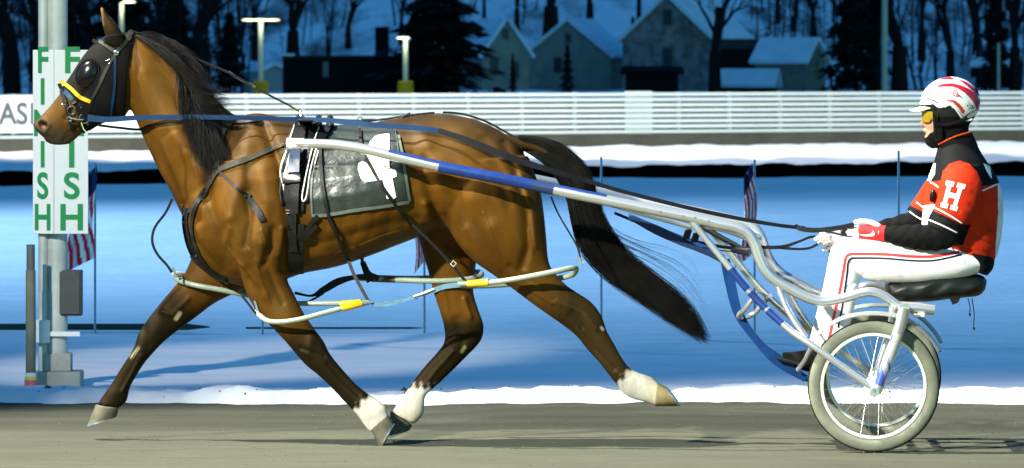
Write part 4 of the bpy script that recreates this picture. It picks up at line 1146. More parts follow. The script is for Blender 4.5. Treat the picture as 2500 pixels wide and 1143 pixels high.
# wheels
def wheel(c, ax, near):
    w_ = sk
    o = None
    R0 = .3135
    prof = []
    for k in range(20):
        t = 2 * math.pi * k / 20
        rr_ = R0 - .032 + .032 * math.cos(t); hh_ = .024 * math.sin(t)
        prof.append((rr_, hh_))
    hub = MB().rev([(.004, -.075), (.045, -.055), (.047, -.040), (.020, -.03), (.018, .03), (.047, .040), (.045, .055), (.004, .075)], c, ax, 28).build('hub', M_rim, sk)
    wo = thing_part('wheel', sk, c)
    MB().rev(prof, c, ax, 96).build('tyre', M_rub, wo)
    MB().rev([(R0 + .0005, -.010), (R0 + .002, -.004), (R0 + .002, .004), (R0 + .0005, .010), (R0 - .004, .012), (R0 - .004, -.012)], c, ax, 96).build('tread', M_tread, wo)
    MB().rev([(.254, -.015), (.252, -.018), (.240, -.016), (.238, -.010), (.238, .010), (.240, .016), (.252, .018), (.254, .015)], c, ax, 96).build('rim', M_rim, wo)
    a1 = ax.orthogonal().normalized(); a2 = ax.cross(a1); mb = MB()
    for k in range(36):
        t = 2 * math.pi * k / 36; sd = 1 if k % 2 else -1; dt = .55 if (k // 2) % 2 else -.55
        d0 = a1 * math.cos(t + dt) + a2 * math.sin(t + dt); d1 = a1 * math.cos(t) + a2 * math.sin(t)
        mb.tube([c + d0 * .043 + ax * .045 * sd, c + d1 * .241 + ax * .004 * sd], .0011, 5)
    mb.build('spokes', M_spoke, wo)
    hub.parent = wo; hub.location = -wloc(wo)
def thing_part(name, parent, c):
    o = bpy.data.objects.new(name, None); C.objects.link(o); o.parent = parent; o.location = Vector(c) - wloc(parent); o.empty_display_size = .1
    return o
cw = P(2133, 945, -.50)
cw.z = .3155
wheel(cw, V.copy(), True); wheel(mir(cw), V.copy(), False)

# ------------------------------------------------------------------ the driver
M_skin = mat('skin', (.62, .30, .20), .55, var=.12, vscale=40)
M_wcloth = mat('white_trouser_fabric', (.82, .82, .80), .7, attr=False, var=.04, vscale=6, bump=.25, bscale=12)
M_jacket = mat('jacket_fabric', (1, 1, 1), .75, attr=True, var=.25, vscale=14, bump=.35, bscale=16)
M_bcloth = mat('black_fleece', (.005, .0055, .005), .9, var=.3, vscale=30, bump=.3, bscale=60)
M_redc = mat('red_fabric', (.72, .035, .02), .6)
M_redg = mat('red_glove', (.75, .03, .03), .55, var=.1)
M_navy = mat('navy_piping', (.012, .008, .03), .6)
M_whitec = mat('white_fabric', (.82, .82, .80), .6)
torso = [(2292, 345, 2380, 338, 0, .070), (2288, 366, 2392, 366, 0, .105), (2280, 395, 2412, 398, 0, .165), (2266, 435, 2434, 432, 0, .195), (2258, 475, 2446, 468, 0, .20), (2252, 520, 2450, 515, 0, .195),
         (2252, 560, 2446, 568, 0, .185), (2285, 596, 2436, 618, 0, .18), (2318, 614, 2424, 642, 0, .175)]
armN = [(2312, 398, 2392, 404, -.15, .070), (2294, 440, 2398, 446, -.195, .072), (2288, 485, 2388, 500, -.22, .066), (2276, 525, 2358, 552, -.23, .060), (2264, 548, 2336, 588, -.235, .052)]
foreN = [(2290, 545, 2345, 590, -.232, .052), (2268, 547, 2305, 610, -.235, .050), (2240, 548, 2255, 611, -.235, .050), (2200, 550, 2204, 602, -.225, .044), (2158, 553, 2158, 588, -.205, .033)]
armF = [(2300, 400, 2380, 404, .15, .070), (2262, 440, 2350, 450, .195, .066), (2236, 480, 2310, 508, .215, .060), (2214, 512, 2270, 548, .22, .054)]
foreF = [(2232, 510, 2285, 552, .22, .050), (2195, 525, 2228, 568, .21, .046), (2120, 546, 2132, 588, .19, .040), (2052, 562, 2060, 594, .16, .032)]
def legst(s_):
    return [(2400, 618, 2400, 664, .08 * s_, .09), (2340, 606, 2345, 680, .12 * s_, .10), (2260, 592, 2262, 690, .135 * s_, .095), (2180, 583, 2184, 690, .15 * s_, .085), (2110, 577, 2128, 688, .16 * s_, .075), (2058, 578, 2104, 678, .165 * s_, .068),
            (2030, 606, 2098, 684, .17 * s_, .064), (2020, 650, 2097, 700, .18 * s_, .060), (2012, 690, 2092, 722, .195 * s_, .056), (2003, 728, 2085, 755, .21 * s_, .053), (1993, 765, 2076, 792, .23 * s_, .050), (1983, 805, 2064, 832, .25 * s_, .046), (1974, 838, 2046, 866, .27 * s_, .043)]
def shrink(st, k, j=None):
    return [((a + c) / 2 + (a - c) / 2 * k, (b + d) / 2 + (b - d) / 2 * k, (a + c) / 2 - (a - c) / 2 * k, (b + d) / 2 - (b - d) / 2 * k, v, h * (j or k)) for a, b, c, d, v, h in st]
dr = thing('person', 'driver in red and black jacket, white trousers and red striped helmet on the sulky seat', 'person', tuple(P(2330, 670, 0)))
head = [(2290, 200, 2350, 196, 0, .045), (2266, 222, 2384, 222, 0, .070), (2260, 248, 2388, 250, 0, .076), (2259, 272, 2382, 276, 0, .075), (2260, 295, 2366, 300, 0, .068), (2259, 318, 2345, 320, 0, .058), (2264, 338, 2325, 338, 0, .045), (2272, 349, 2305, 349, 0, .030)]
neck = [(2300, 300, 2366, 290, 0, .060), (2292, 335, 2362, 325, 0, .060), (2292, 370, 2370, 360, 0, .062)]
b = MB()
loft(b, head, n=32); loft(b, neck)
loft(b, [(2256, 284, 2266, 284, 0, .008), (2250, 294, 2264, 294, 0, .011), (2245, 302, 2264, 304, 0, .014), (2251, 308, 2264, 309, 0, .012)])
loft(b, [(2255, 314, 2266, 313, 0, .022), (2254, 319, 2266, 320, 0, .022), (2258, 324, 2268, 325, 0, .018)])
loft(b, [(2257, 332, 2270, 332, 0, .018), (2260, 342, 2274, 342, 0, .02)])
loft(b, shrink(torso, .86)); 
for st in (armN, foreN, armF, foreF): loft(b, shrink(st, .8))
for s_ in (-1, 1):
    loft(b, shrink(legst(s_), .85))
    loft(b, [(1990, 846, 2036, 868, .275 * s_, .032), (1976, 860, 2010, 894, .285 * s_, .034), (1950, 862, 1975, 898, .29 * s_, .034), (1922, 864, 1940, 886, .295 * s_, .028)])
# palms and fingers of the body
def hand(bb, wrist, knuck, fingers, thumb, hwp):
    loft(bb, [wrist, tuple((a + c) / 2 for a, c in zip(wrist, knuck)), knuck], n=18)
    for pts, r_ in fingers + [thumb]:
        bb.tube([P(*p) for p in [tuple(x_) for x_ in spline(pts, 3)]], [r_] * (3 * (len(pts) - 1)) + [r_ * .8], 10)
hN = dict(wrist=(2160, 556, 2158, 586, -.205, .020), knuck=(2096, 552, 2094, 582, -.185, .017),
          fingers=[([(2100, 556, -.185), (2082, 556, -.180), (2074, 558, -.155), (2082, 560, -.135)], .0088), ([(2098, 564, -.188), (2078, 565, -.182), (2070, 567, -.155), (2080, 568, -.135)], .0088),
                   ([(2098, 572, -.188), (2080, 574, -.182), (2072, 576, -.155), (2082, 576, -.135)], .0084), ([(2100, 579, -.186), (2086, 581, -.180), (2080, 582, -.158), (2088, 582, -.14)], .0076)],
          thumb=([(2148, 553, -.19), (2125, 543, -.18), (2104, 541, -.17), (2084, 543, -.165)], .0110), hwp=.018)
hF = dict(wrist=(2056, 566, 2060, 592, .16, .020), knuck=(2022, 574, 2030, 602, .10, .022),
          fingers=[([(2026, 578, .09), (2008, 576, .075), (1996, 582, .060), (1990, 586, .045)], .0088), ([(2026, 586, .085), (2010, 586, .065), (2004, 592, .045), (1999, 594, .030)], .0088),
                   ([(2030, 592, .085), (2020, 594, .060), (2016, 596, .040), (2012, 595, .028)], .0084), ([(2032, 602, .085), (2022, 606, .065), (2014, 610, .050), (2010, 609, .038)], .0078)],
          thumb=([(2050, 568, .14), (2032, 562, .12), (2014, 566, .10), (2002, 572, .09)], .0105), hwp=.018)
hand(b, **hN); hand(b, **hF)
bm_ = remesh(b, .0045, 2)
put(bm_, 'body', M_skin, dr, angle=180)
DB = bvh_of(bm_)
# eyes and brow
for s_ in (-1, 1):
    p = P(2268, 284, -.030) if s_ < 0 else mir(P(2268, 284, -.030))
    mb = MB(); mb.tube([p + V * .01 * s_, p, p - V * .01 * s_], [.004, .011, .004], 12); e_ = mb.build('eye', M_eye, dr)
# jacket
b = MB(); loft(b, torso, n=36)
for st in (armN, armF): loft(b, st)
jm = remesh(b, .0048, 5)
co = coords(jm); q = proj(co); vv = vof(co)
# folds
fold = np.zeros(len(co))
for pts, a_, w_ in (([(2360, 560), (2400, 590), (2430, 600)], .006, 5), ([(2350, 520), (2390, 560), (2435, 575)], -.006, 7), ([(2395, 480), (2390, 530), (2400, 570)], .008, 7), ([(2375, 470), (2430, 500)], .005, 5),
                    ([(2330, 600), (2380, 610), (2430, 625)], .004, 4), ([(2300, 530), (2330, 545)], .004, 5), ([(2370, 500), (2420, 540)], .005, 5), ([(2320, 410), (2350, 420), (2380, 440)], .003, 8)):
    fold -= a_ * np.exp(-(polydist(q, pts) / w_) ** 2)
co -= np.outer(fold * np.sign(-vv), np.array(V)); setco(jm, co)
red = (.58, .028, .005); blkc = (.005, .005, .006); wht = (.80, .80, .80)
col = np.tile(np.array(red), (len(co), 1))
arm = inpoly(q, [(2296, 445), (2302, 418), (2318, 400), (2342, 392), (2366, 400), (2384, 418), (2398, 448), (2395, 480), (2388, 502), (2350, 600), (2250, 600), (2262, 540), (2284, 500)]) & (vv < -.10)
yoke = ((q[:, 1] < np.interp(q[:, 0], [2280, 2296, 2390, 2398, 2450], [442, 442, 452, 455, 446])) & ~arm & (vv < .1)) | ((q[:, 1] < 440) & (vv >= .1) & (q[:, 0] > 2285))
col[yoke] = blkc
col[inpoly(q, [(2436, 440), (2470, 440), (2470, 700), (2426, 700), (2431, 600), (2437, 520)]) & ~arm & (q[:, 1] > 448)] = wht
col[inpoly(q, [(2254, 503), (2280, 498), (2290, 506), (2272, 546), (2250, 552)]) & ~arm & (q[:, 0] < 2292) & (vv < .14)] = wht
col[inpoly(q, [(2268, 398), (2284, 400), (2282, 425), (2272, 442), (2262, 440)]) & ~arm] = wht
band = lambda a, c: (q[:, 1] > np.interp(q[:, 0], [2270, 2350], a)) & (q[:, 1] < np.interp(q[:, 0], [2270, 2350], c))
col[arm & band((510, 548), (542, 576))] = blkc
col[arm & (q[:, 1] >= np.interp(q[:, 0], [2270, 2350], [542, 576]))] = blkc
farsl = (vv > .15) & (q[:, 0] < 2285)
col[farsl & (q[:, 1] > np.interp(q[:, 0], [2212, 2260], [496, 520]))] = blkc
paint(jm, col); put(jm, 'jacket', M_jacket, dr, angle=180)
JB = bvh_of(jm)
def jb(name, m, pts, w, off=.001, bv=None, k=8, par=None): 
    b = MB(); strap(b, bv or JB, pts, w, off, .0018, k); return b.build(name, m, par or dr)
jb('sleeve_line', M_whitec, [(2284, 508), (2300, 516), (2325, 530), (2348, 545)], 3.2)
jb('sleeve_line', M_whitec, [(2268, 537), (2290, 546), (2312, 556), (2336, 568)], 3.2)
jb('sleeve_line', M_whitec, [(2238, 494), (2252, 505), (2264, 513)], 3)
jb('sleeve_line', M_whitec, [(2220, 516), (2236, 528), (2250, 536)], 3)
jb('back_line', M_whitec, [(2398, 466), (2416, 458), (2434, 450)], 3.2)
jb('chest_line', M_whitec, [(2272, 446), (2282, 450), (2292, 458)], 3.2)
MB().tube([P(*p) for p in ((2291, 353, -.045), (2312, 342, -.070), (2335, 332, -.076), (2352, 327, -.072), (2369, 322, -.055))], .0038, 8).build('collar_trim', mat('orange_trim', (.72, .08, .01), .6), dr)
decal(JB, [(2400, 399), (2417, 407), (2421, 436), (2417, 434), (2408, 418)], .002, 3).build('shoulder_patch', M_whitec, dr, angle=180)
# collar
b = MB(); loft(b, [(2291, 350, 2372, 322, 0, .064), (2290, 362, 2380, 338, 0, .070), (2288, 376, 2388, 356, 0, .084)]); b.build('collar', M_bcloth, dr, angle=180)
Hp = [(0, 0), (.42, 0), (.42, .17), (.32, .17), (.32, .40), (.68, .40), (.68, .17), (.58, .17), (.58, 0), (1, 0), (1, .17), (.90, .17), (.90, .83), (1, .83), (1, 1), (.58, 1), (.58, .83), (.68, .83), (.68, .58), (.32, .58), (.32, .83), (.42, .83), (.42, 1), (0, 1), (0, .83), (.10, .83), (.10, .17), (0, .17)]
TL, TR, BL, BR = (2311, 441), (2358, 451), (2296, 505), (2336, 516)
Hq = [(TL[0] * (1 - a) * (1 - c) + TR[0] * a * (1 - c) + BL[0] * (1 - a) * c + BR[0] * a * c, TL[1] * (1 - a) * (1 - c) + TR[1] * a * (1 - c) + BL[1] * (1 - a) * c + BR[1] * a * c) for a, c in Hp]
decal(JB, Hq, .003, 2).build('letter', M_whitec, dr, smooth=False)
h_ = cast(JB, 2283, 478, .012)
if h_: MB().tube([h_[0] + Vector((-.002, 0, .030)), h_[0], h_[0] + Vector((-.010, 0, -.030))], [.008, .018, .010], 12).build('chest_clip', M_cup, dr)
# fleece forearms
for k_ in (0, 1):
    b = MB()
    if k_: loft(b, foreF)
    else: loft(b, foreN); loft(b, [(2264, 548, 2336, 592, -.235, .050), (2272, 560, 2326, 600, -.235, .048)])
    fm = remesh(b, .005, 4); co = coords(fm); q = proj(co)
    setco(fm, co + np.outer(.003 * np.sin(q[:, 0] * .22 + q[:, 1] * .1), np.array([0, 0, 1]))); put(fm, 'undersleeve', M_bcloth, dr, angle=180)
# trousers
b = MB()
for s_ in (-1, 1): loft(b, legst(s_), n=32)
tm = remesh(b, .0055, 5); co = coords(tm); q = proj(co); vv = vof(co)
fold = np.zeros(len(co))
for pts, a_, w_ in (([(2098, 670), (2088, 656), (2080, 640)], .007, 5), ([(2100, 680), (2112, 668), (2118, 650)], .006, 6), ([(2140, 684), (2128, 670)], .006, 4), ([(2360, 640), (2380, 655), (2395, 660)], .005, 5),
                    ([(2070, 700), (2090, 690)], .005, 4), ([(2200, 676), (2210, 684)], .004, 3), ([(2020, 770), (2050, 780)], .004, 5), ([(2015, 800), (2055, 812)], .004, 5), ([(2230, 600), (2300, 612)], .004, 7)):
    fold += a_ * np.exp(-(polydist(q, pts) / w_) ** 2)
setco(tm, co - np.outer(-fold * (-np.sign(-vv)) * -1, np.array(V)) * 1.0); to = put(tm, 'trousers', M_wcloth, dr, angle=180)
TB = bvh_of(tm)
jb('trouser_stripe', mat('red_stripe', (.72, .05, .05), .6), [(2022, 836), (2032, 790), (2042, 745), (2052, 700), (2060, 655), (2064, 632), (2072, 622), (2090, 620), (2160, 621), (2220, 626), (2270, 627), (2310, 622), (2342, 616)], 6.5, bv=TB, k=6, par=to)
jb('trouser_stripe', M_navy, [(2046, 800), (2054, 760), (2062, 710), (2068, 665), (2070, 644), (2076, 632), (2092, 630), (2160, 631), (2220, 636), (2270, 637), (2310, 631), (2348, 622)], 4, bv=TB, k=6, par=to)
b = MB(); loft(b, [(2336, 606, 2428, 628, 0, .180), (2352, 622, 2428, 640, 0, .182), (2372, 644, 2424, 656, 0, .175), (2388, 664, 2412, 672, 0, .15)]); b.build('waistband', M_bcloth, dr, angle=180)
jb('waist_trim', mat('red_stripe', 0), [(2340, 612), (2356, 622), (2370, 640), (2382, 662)], 3, bv=bvh_of(bpy.data.meshes['waistband']), par=dr)
# boots
for s_ in (-1, 1):
    b = MB(); loft(b, [(1984, 838, 2044, 862, .275 * s_, .042), (1972, 852, 2016, 900, .285 * s_, .044), (1945, 858, 1975, 908, .29 * s_, .044), (1914, 860, 1938, 894, .295 * s_, .036), (1908, 864, 1918, 880, .295 * s_, .02)])
    put(remesh(b, .006, 4), 'boot', M_bcloth, dr, angle=180)
# gloves
def glove(hd, inflate, pal, m1, m2):
    g = thing_part('glove', dr, P(hd['knuck'][0], hd['knuck'][1], hd['knuck'][4]))
    b = MB(); w_, k_ = hd['wrist'], hd['knuck']
    f_ = lambda s: (s[0], s[1] - 2, s[2], s[3] + 2, s[4], s[5] + .004)
    loft(b, [f_(w_), f_(tuple((a + c) / 2 for a, c in zip(w_, k_))), f_(k_)], n=20); b.build('palm', m1, g, angle=180)
    for pts, r_ in hd['fingers']:
        b = MB(); b.tube([P(*p) for p in [tuple(x_) for x_ in spline(pts, 4)]], [r_ + .0018] * (4 * (len(pts) - 1)) + [r_ * .7], 12); b.build('finger', m2, g, angle=180)
    pts, r_ = hd['thumb']; b = MB(); b.tube([P(*p) for p in [tuple(x_) for x_ in spline(pts, 4)]], [r_ + .004] * (4 * (len(pts) - 1) - 1) + [r_ + .002, r_ * .6], 12, flat=(Vector((0, 0, 1)), .85)); b.build('thumb', M_whitec, g, angle=180)
    return g
M_gl = mat('cream_glove', (.72, .68, .58), .6, var=.25, vscale=30)
g1 = glove(hN, .003, 0, M_redg, M_gl); g2 = glove(hF, .003, 0, M_whitec, M_gl)
for pts_, w_ in (([(2152, 549, ), (2152, 588)], 14),):
    MB().tube([P(2162, 570, -.207), P(2148, 569, -.203)], .038 , 18, flat=(V, .72)).build('cuff', M_redg, g1)
GB = bvh_of(bpy.data.meshes['palm'])
sw = [(2096, 572), (2112, 573), (2126, 571), (2131, 566), (2128, 562), (2134, 567), (2136, 573), (2130, 577), (2112, 577)]
decal(GB, sw, .002, 3).build('swoosh', M_whitec, g1, angle=180)
decal(GB, [(2086, 556), (2094, 560), (2098, 580), (2092, 584), (2084, 576)], .002, 3).build('knuckle_patch', M_gl, g1, angle=180)
jb('seam', M_gl, [(2150, 560), (2146, 568), (2150, 580)], 4, bv=GB, par=g1)
# balaclava
hm2 = bpy.data.meshes.new('balaclava'); b = MB(); loft(b, head, n=32); loft(b, neck); loft(b, [(2257, 330, 2275, 330, 0, .03), (2263, 350, 2290, 350, 0, .032), (2276, 360, 2300, 356, 0, .03)])
bmm = remesh(b, .005, 3); co = coords(bmm); q = proj(co)
bm = bmesh.new(); bm.from_mesh(bmm); bm.normal_update(); bm.verts.ensure_lookup_table()
nn_ = [v.normal.copy() for v in bm.verts]
kill = inpoly(q, [(2230, 240), (2272, 240), (2280, 275), (2290, 298), (2287, 312), (2272, 324), (2260, 336), (2230, 336)])
for v, a_ in zip(bm.verts, nn_): v.co += a_ * .006
bmesh.ops.delete(bm, geom=[v for v, k in zip(bm.verts, kill) if k], context='VERTS')
bm.to_mesh(hm2); bm.free(); o = put(hm2, 'balaclava', M_bcloth, dr, angle=180); so = o.modifiers.new('s', 'SOLIDIFY'); so.thickness = .003
# goggles
M_lens = mat('yellow_lens', (.55, .38, .015), .08, spec=.8, trans=.25)
gg = thing_part('goggles', dr, P(2262, 284, 0))
for s_ in (-1, 1):
    mb = MB(); rows = []
    for i in range(13):
        t = i / 12; a_ = t * 1.35
        px = 2251 + 27 * (1 - math.cos(a_)) / (1 - math.cos(1.35)); v_ = .060 * math.sin(a_) / math.sin(1.35) + .002
        for j in range(7):
            u_ = j / 6; top_ = 271 + 1.5 * t; bot_ = 300 - 4 * abs(t - .45) - (6 * (t > .8)); py = top_ + (bot_ - top_) * u_
            p = P(px + 2 * (u_ - .5) ** 2 * 4, py, -v_); mb.v.append(tuple(p if s_ < 0 else mir(p)))
    mb.f = [(i * 7 + j, i * 7 + j + 1, (i + 1) * 7 + j + 1, (i + 1) * 7 + j) for i in range(12) for j in range(6)]
    o = mb.build('lens', M_lens, gg, angle=180); so = o.modifiers.new('s', 'SOLIDIFY'); so.thickness = .0025
MB().tube([P(2249, 272, 0), P(2256, 271, -.035), P(2276, 271, -.064), P(2284, 276, -.072)], .0035, 8).build('frame', M_cup, gg)
# helmet
he = thing_part('helmet', dr, P(2322, 240, 0))
cc = P(2321, 250, 0); NT, NP = 150, 70
def hel(scale, y_low, hwk=.104):
    vs = []; pxs = []
    for j in range(NP + 1):
        f_ = j / NP * 1.0 * math.pi * .72
        for k in range(NT):
            t = 2 * math.pi * k / NT
            x_ = math.cos(t) * math.sin(f_); w_ = math.sin(t) * math.sin(f_); z_ = math.cos(f_)
            ax_ = (.143 if x_ > 0 else .150) * scale
            p = cc + U * (x_ * ax_) + V * (w_ * hwk * scale) + Vector((0, 0, 1)) * (z_ * .125 * scale * (1 if z_ > 0 else .95) - .010 * max(0, -x_) ** 2)
            vs.append(p)
    fs = [(j * NT + k, j * NT + (k + 1) % NT, (j + 1) * NT + (k + 1) % NT, (j + 1) * NT + k) for j in range(NP) for k in range(NT)]
    c_ = np.array([tuple(p) for p in vs]); q = proj(c_)
    lim = np.interp(q[:, 0], [2240, 2262, 2280, 2294, 2306, 2318, 2330, 2342, 2350, 2360, 2372, 2392], y_low)
    keep = q[:, 1] < lim
    # pull the lowest kept ring exactly to the rim
    fs = [f for f in fs if sum(keep[i] for i in f) >= 3]
    for i in set(i for f in fs for i in f):
        if not keep[i]:
            p = Vector(vs[i]); p.z += (q[i, 1] - lim[i]) / 500; vs[i] = p
    m = bpy.data.meshes.new('shell'); m.from_pydata([tuple(p) for p in vs], [], fs); m.update()
    bm = bmesh.new(); bm.from_mesh(m); bmesh.ops.delete(bm, geom=[v for v in bm.verts if not v.link_faces], context='VERTS'); bmesh.ops.remove_doubles(bm, verts=bm.verts, dist=.0003); bm.to_mesh(m); bm.free()
    return m
hmesh = hel(1.0, [258, 256, 256, 264, 264, 258, 266, 282, 293, 297, 295, 284])
co = coords(hmesh); q = proj(co); vv = vof(co)
# blotches follow both flanks alike
qq = q.copy()
wcol = (.80, .79, .74); rcol = (.42, .012, .03); gcol = (.02, .02, .025)
col = np.tile(np.array(wcol), (len(co), 1))
def arcband(pts, w, c):
    global col
    pp = spline(pts, 6); wd = pp[:, 2] / 2 if pp.shape[1] > 2 else w / 2
    d_ = np.full(len(q), 1e9)
    for i in range(len(pp) - 1):
        d1 = segdist(qq, pp[i][:2], pp[i + 1][:2]) - (wd[i] if hasattr(wd, '__len__') else wd); d_ = np.minimum(d_, d1)
    col[d_ < 0] = c
arcband([(2278, 217, 7), (2300, 209, 8), (2325, 208, 9), (2350, 216, 12), (2370, 230, 16), (2386, 250, 16), (2391, 268, 10)], 8, rcol)
arcband([(2295, 193, 2), (2312, 190, 8), (2328, 193, 3)], 5, rcol)
arcband([(2345, 196, 3), (2360, 205, 8), (2376, 218, 8), (2386, 232, 6)], 5, rcol)
arcband([(2312, 246, 3), (2328, 248, 8), (2342, 260, 9), (2351, 273, 10)], 8, (.50, .03, .02))
arcband([(2244, 246, 4), (2252, 242, 3)], 4, rcol)
arcband([(2258, 239, 3), (2274, 243, 3.5), (2290, 252, 3)], 3, gcol)
arcband([(2355, 285, 2), (2375, 273, 2.5), (2390, 265, 2)], 2, gcol)
arcband([(2364, 248, 1.5), (2371, 262, 2)], 2, gcol)
arcband([(2276, 226, 1.2), (2288, 232, 1.5), (2296, 238, 1.2)], 2, (.25, .22, .2))
for a_, c_ in (((2287, 228), (2292, 232)), ((2360, 256), (2364, 260)), ((2372, 256), (2376, 262)), ((2340, 232), (2350, 240)), ((2296, 246), (2302, 250)), ((2366, 266), (2380, 262))):
    arcband([(a_[0], a_[1], 2), ((a_[0] + c_[0]) / 2, (a_[1] + c_[1]) / 2, 2.4), (c_[0], c_[1], 2)], 2, gcol)
paint(hmesh, col)
o = put(hmesh, 'shell', mat('helmet_paint', (1, 1, 1), .22, attr=True, coat=.6, spec=.5), he, angle=180)
so = o.modifiers.new('s', 'SOLIDIFY'); so.thickness = .006; so.offset = 1
HBv = bvh_of(hmesh)
d1 = [(2329, 222), (2338, 227), (2335, 236), (2326, 233)]
for i in range(4):
    b = MB(); strap(b, HBv, [d1[i], d1[(i + 1) % 4]], 1.8, .0075, .001, 3); b.build('emblem_edge', M_redc, he)
b = MB(); strap(b, HBv, [(2331, 231), (2333, 228), (2334, 232)], 1.2, .0075, .001, 3); b.build('emblem_mark', M_redc, he)
rimpts = [(2262, 256), (2280, 257), (2290, 263), (2304, 264), (2318, 258), (2330, 266), (2342, 282), (2350, 293), (2360, 297), (2374, 294)]
b = MB(); strap(b, HBv, [(x_, y_ - 3) for x_, y_ in rimpts], 4, .007, .003, 6); b.build('rim_moulding', M_whitec, he)
hl = hel(.95, [262, 262, 275, 290, 298, 300, 302, 303, 303, 303, 300, 292]); ol = put(hl, 'liner', mat('dull_black_foam', (.02, .024, .022), .6, var=.3), he, angle=180)
so = ol.modifiers.new('s', 'SOLIDIFY'); so.thickness = .004
# visor
mb = MB(); nr = 17
for i in range(9):
    t = i / 8; r_ = .75 + .55 * t
    for j in range(nr):
        a_ = (j / (nr - 1) - .5) * 2 * (.95 - .25 * t)
        p = cc + U * (-(.105 + .095 * t) * math.cos(a_ * .95) - .0 * t) + V * (.100 * math.sin(a_)) + Vector((0, 0, 1)) * (-.004 - .034 * t - .012 * a_ * a_)
        mb.v.append(tuple(p))
mb.f = [(i * nr + j, i * nr + j + 1, (i + 1) * nr + j + 1, (i + 1) * nr + j) for i in range(8) for j in range(nr - 1)]
o = mb.build('visor', mat('white_gloss', (.78, .78, .74), .25, coat=.5), he, angle=180); so = o.modifiers.new('s', 'SOLIDIFY'); so.thickness = .006
# chin strap and ear loop
tubv = lambda pts, r_, nm, m_=M_cup: MB().tube([P(*p) for p in [tuple(x_) for x_ in spline(pts, 5)]], r_, 10, flat=(V, .45)).build(nm, m_, he)
tubv([(2285, 262, -.082), (2284, 290, -.084), (2286, 320, -.076), (2290, 346, -.058)], .013, 'chin_strap')
tubv([(2286, 302, -.084), (2310, 305, -.086), (2338, 298, -.088), (2362, 288, -.085)], .009, 'rear_strap')
tubv([(2292, 312, -.082), (2296, 326, -.078), (2296, 340, -.070)], .012, 'strap_buckle')
# ------------------------------------------------------------------ beyond the fence
def hill_at(px, py):
    """point of the far ground seen at a pixel"""
    for Y in np.arange(300, 1400, 2.0):
        p = W(px, py, Y)
        if p.z <= hill_z(p.x, Y): return p
    p = W(px, py, 700); return p
M_bark = mat('dark_bark', (.010, .009, .010), .95, var=.4)
M_twig = mat('dark_twigs', (.008, .008, .010), .95)
M_needle = mat('dark_needles', (.006, .012, .012), .95, var=.4)
def bare_tree(seed, H, r0, lean=0, depth=6, low=.25, spreadk=1.0):
    rg = random.Random(seed); big = MB(); tw = MB()
    def grow(p, d, L, r, lev):
        n = 3; pts = [p]; q = p; dd = d
        for i in range(n):
            dd = (dd + Vector((rg.gauss(0, .10), rg.gauss(0, .10), rg.gauss(.02, .06)))).normalized()
            q = q + dd * (L / n); pts.append(q)
        (big if lev < 3 else tw).tube(pts, [r, r * .86, r * .74, r * .62], 6 if lev < 3 else 3)
        if lev >= depth: return
        for k in range(2 if lev < 2 else 3):
            if lev and rg.random() < .08: continue
            a = rg.uniform(.25, .75) * spreadk; az = rg.uniform(0, 6.28)
            o = dd.orthogonal().normalized(); o = Matrix.Rotation(az, 3, dd) @ o
            nd = (dd * math.cos(a) + o * math.sin(a) + Vector((0, 0, .08))).normalized()
            i = rg.choice([1, 2, 3, 3])
            grow(pts[i], nd, L * rg.uniform(.6, .85), r * rg.uniform(.42, .62), lev + 1)
    d0 = Vector((lean, 0, 1)).normalized()
    pts = [Vector((0, 0, -.5)), d0 * H * low * .5, d0 * H * low]
    big.tube(pts, [r0 * 1.25, r0 * 1.02, r0 * .9], 8)
    for k in range(3):
        a = rg.uniform(.1, .55); az = rg.uniform(0, 6.28); nd = Vector((math.sin(a) * math.cos(az), math.sin(a) * math.sin(az), math.cos(a)))
        grow(pts[2], (d0 * .5 + nd).normalized(), H * .26, r0 * .62, 1)
    return big.mesh('trunk'), tw.mesh('crown')
def evergreen(seed, H, Wd):
    rg = random.Random(seed); b = MB(); tr = MB()
    tr.tube([Vector((0, 0, -.3)), Vector((0, 0, H * .95))], [H * .018, H * .004], 7)
    n = int(2600)
    for i in range(n):
        t = rg.random() ** .75; z = H * (.04 + .95 * t)
        rad = Wd / 2 * (1 - t) ** .8 * (.75 + .35 * math.sin(t * 40 + rg.random())) * (.35 + .7 * rg.random())
        az = rg.uniform(0, 6.28); c = Vector((math.cos(az) * rad, math.sin(az) * rad, z - rad * .25))
        out = Vector((math.cos(az), math.sin(az), -.35 + rg.gauss(0, .2))); s_ = Wd * rg.uniform(.05, .11)
        sd = Vector((-math.sin(az), math.cos(az), rg.gauss(0, .4))) * s_ * .45
        up = Vector((0, 0, s_ * .22))
        b.add([c - sd, c + out * s_, c + sd, c + up - out * s_ * .4], [(0, 1, 2), (0, 3, 1), (1, 3, 2), (0, 2, 3)])
    return tr.mesh('trunk'), b.mesh('crown')
BT = [bare_tree(s, 10, .45, depth=6, spreadk=k_) for s, k_ in ((1, 1), (2, 1.15), (5, .9), (9, 1.1))]
ET = [evergreen(s, 10, w_) for s, w_ in ((21, 6.0), (22, 4.5))]
def place(kind, idx, p, sc, sw, rz, label):
    """a tree: its own Empty, trunk and crown; meshes shared"""
    t = thing('evergreen_tree' if kind == 'e' else 'bare_tree', label, 'tree', p, 'dark trees beyond the fence')
    t.rotation_euler.z = rz; t.scale = (sw, sw, sc)
    src = (ET if kind == 'e' else BT)[idx]
    for nm, m_, mt in (('trunk', src[0], M_bark), ('crown', src[1], M_needle if kind == 'e' else M_twig)):
        o = bpy.data.objects.new(nm, m_); C.objects.link(o); o.parent = t
        if not m_.materials: m_.materials.append(mt)
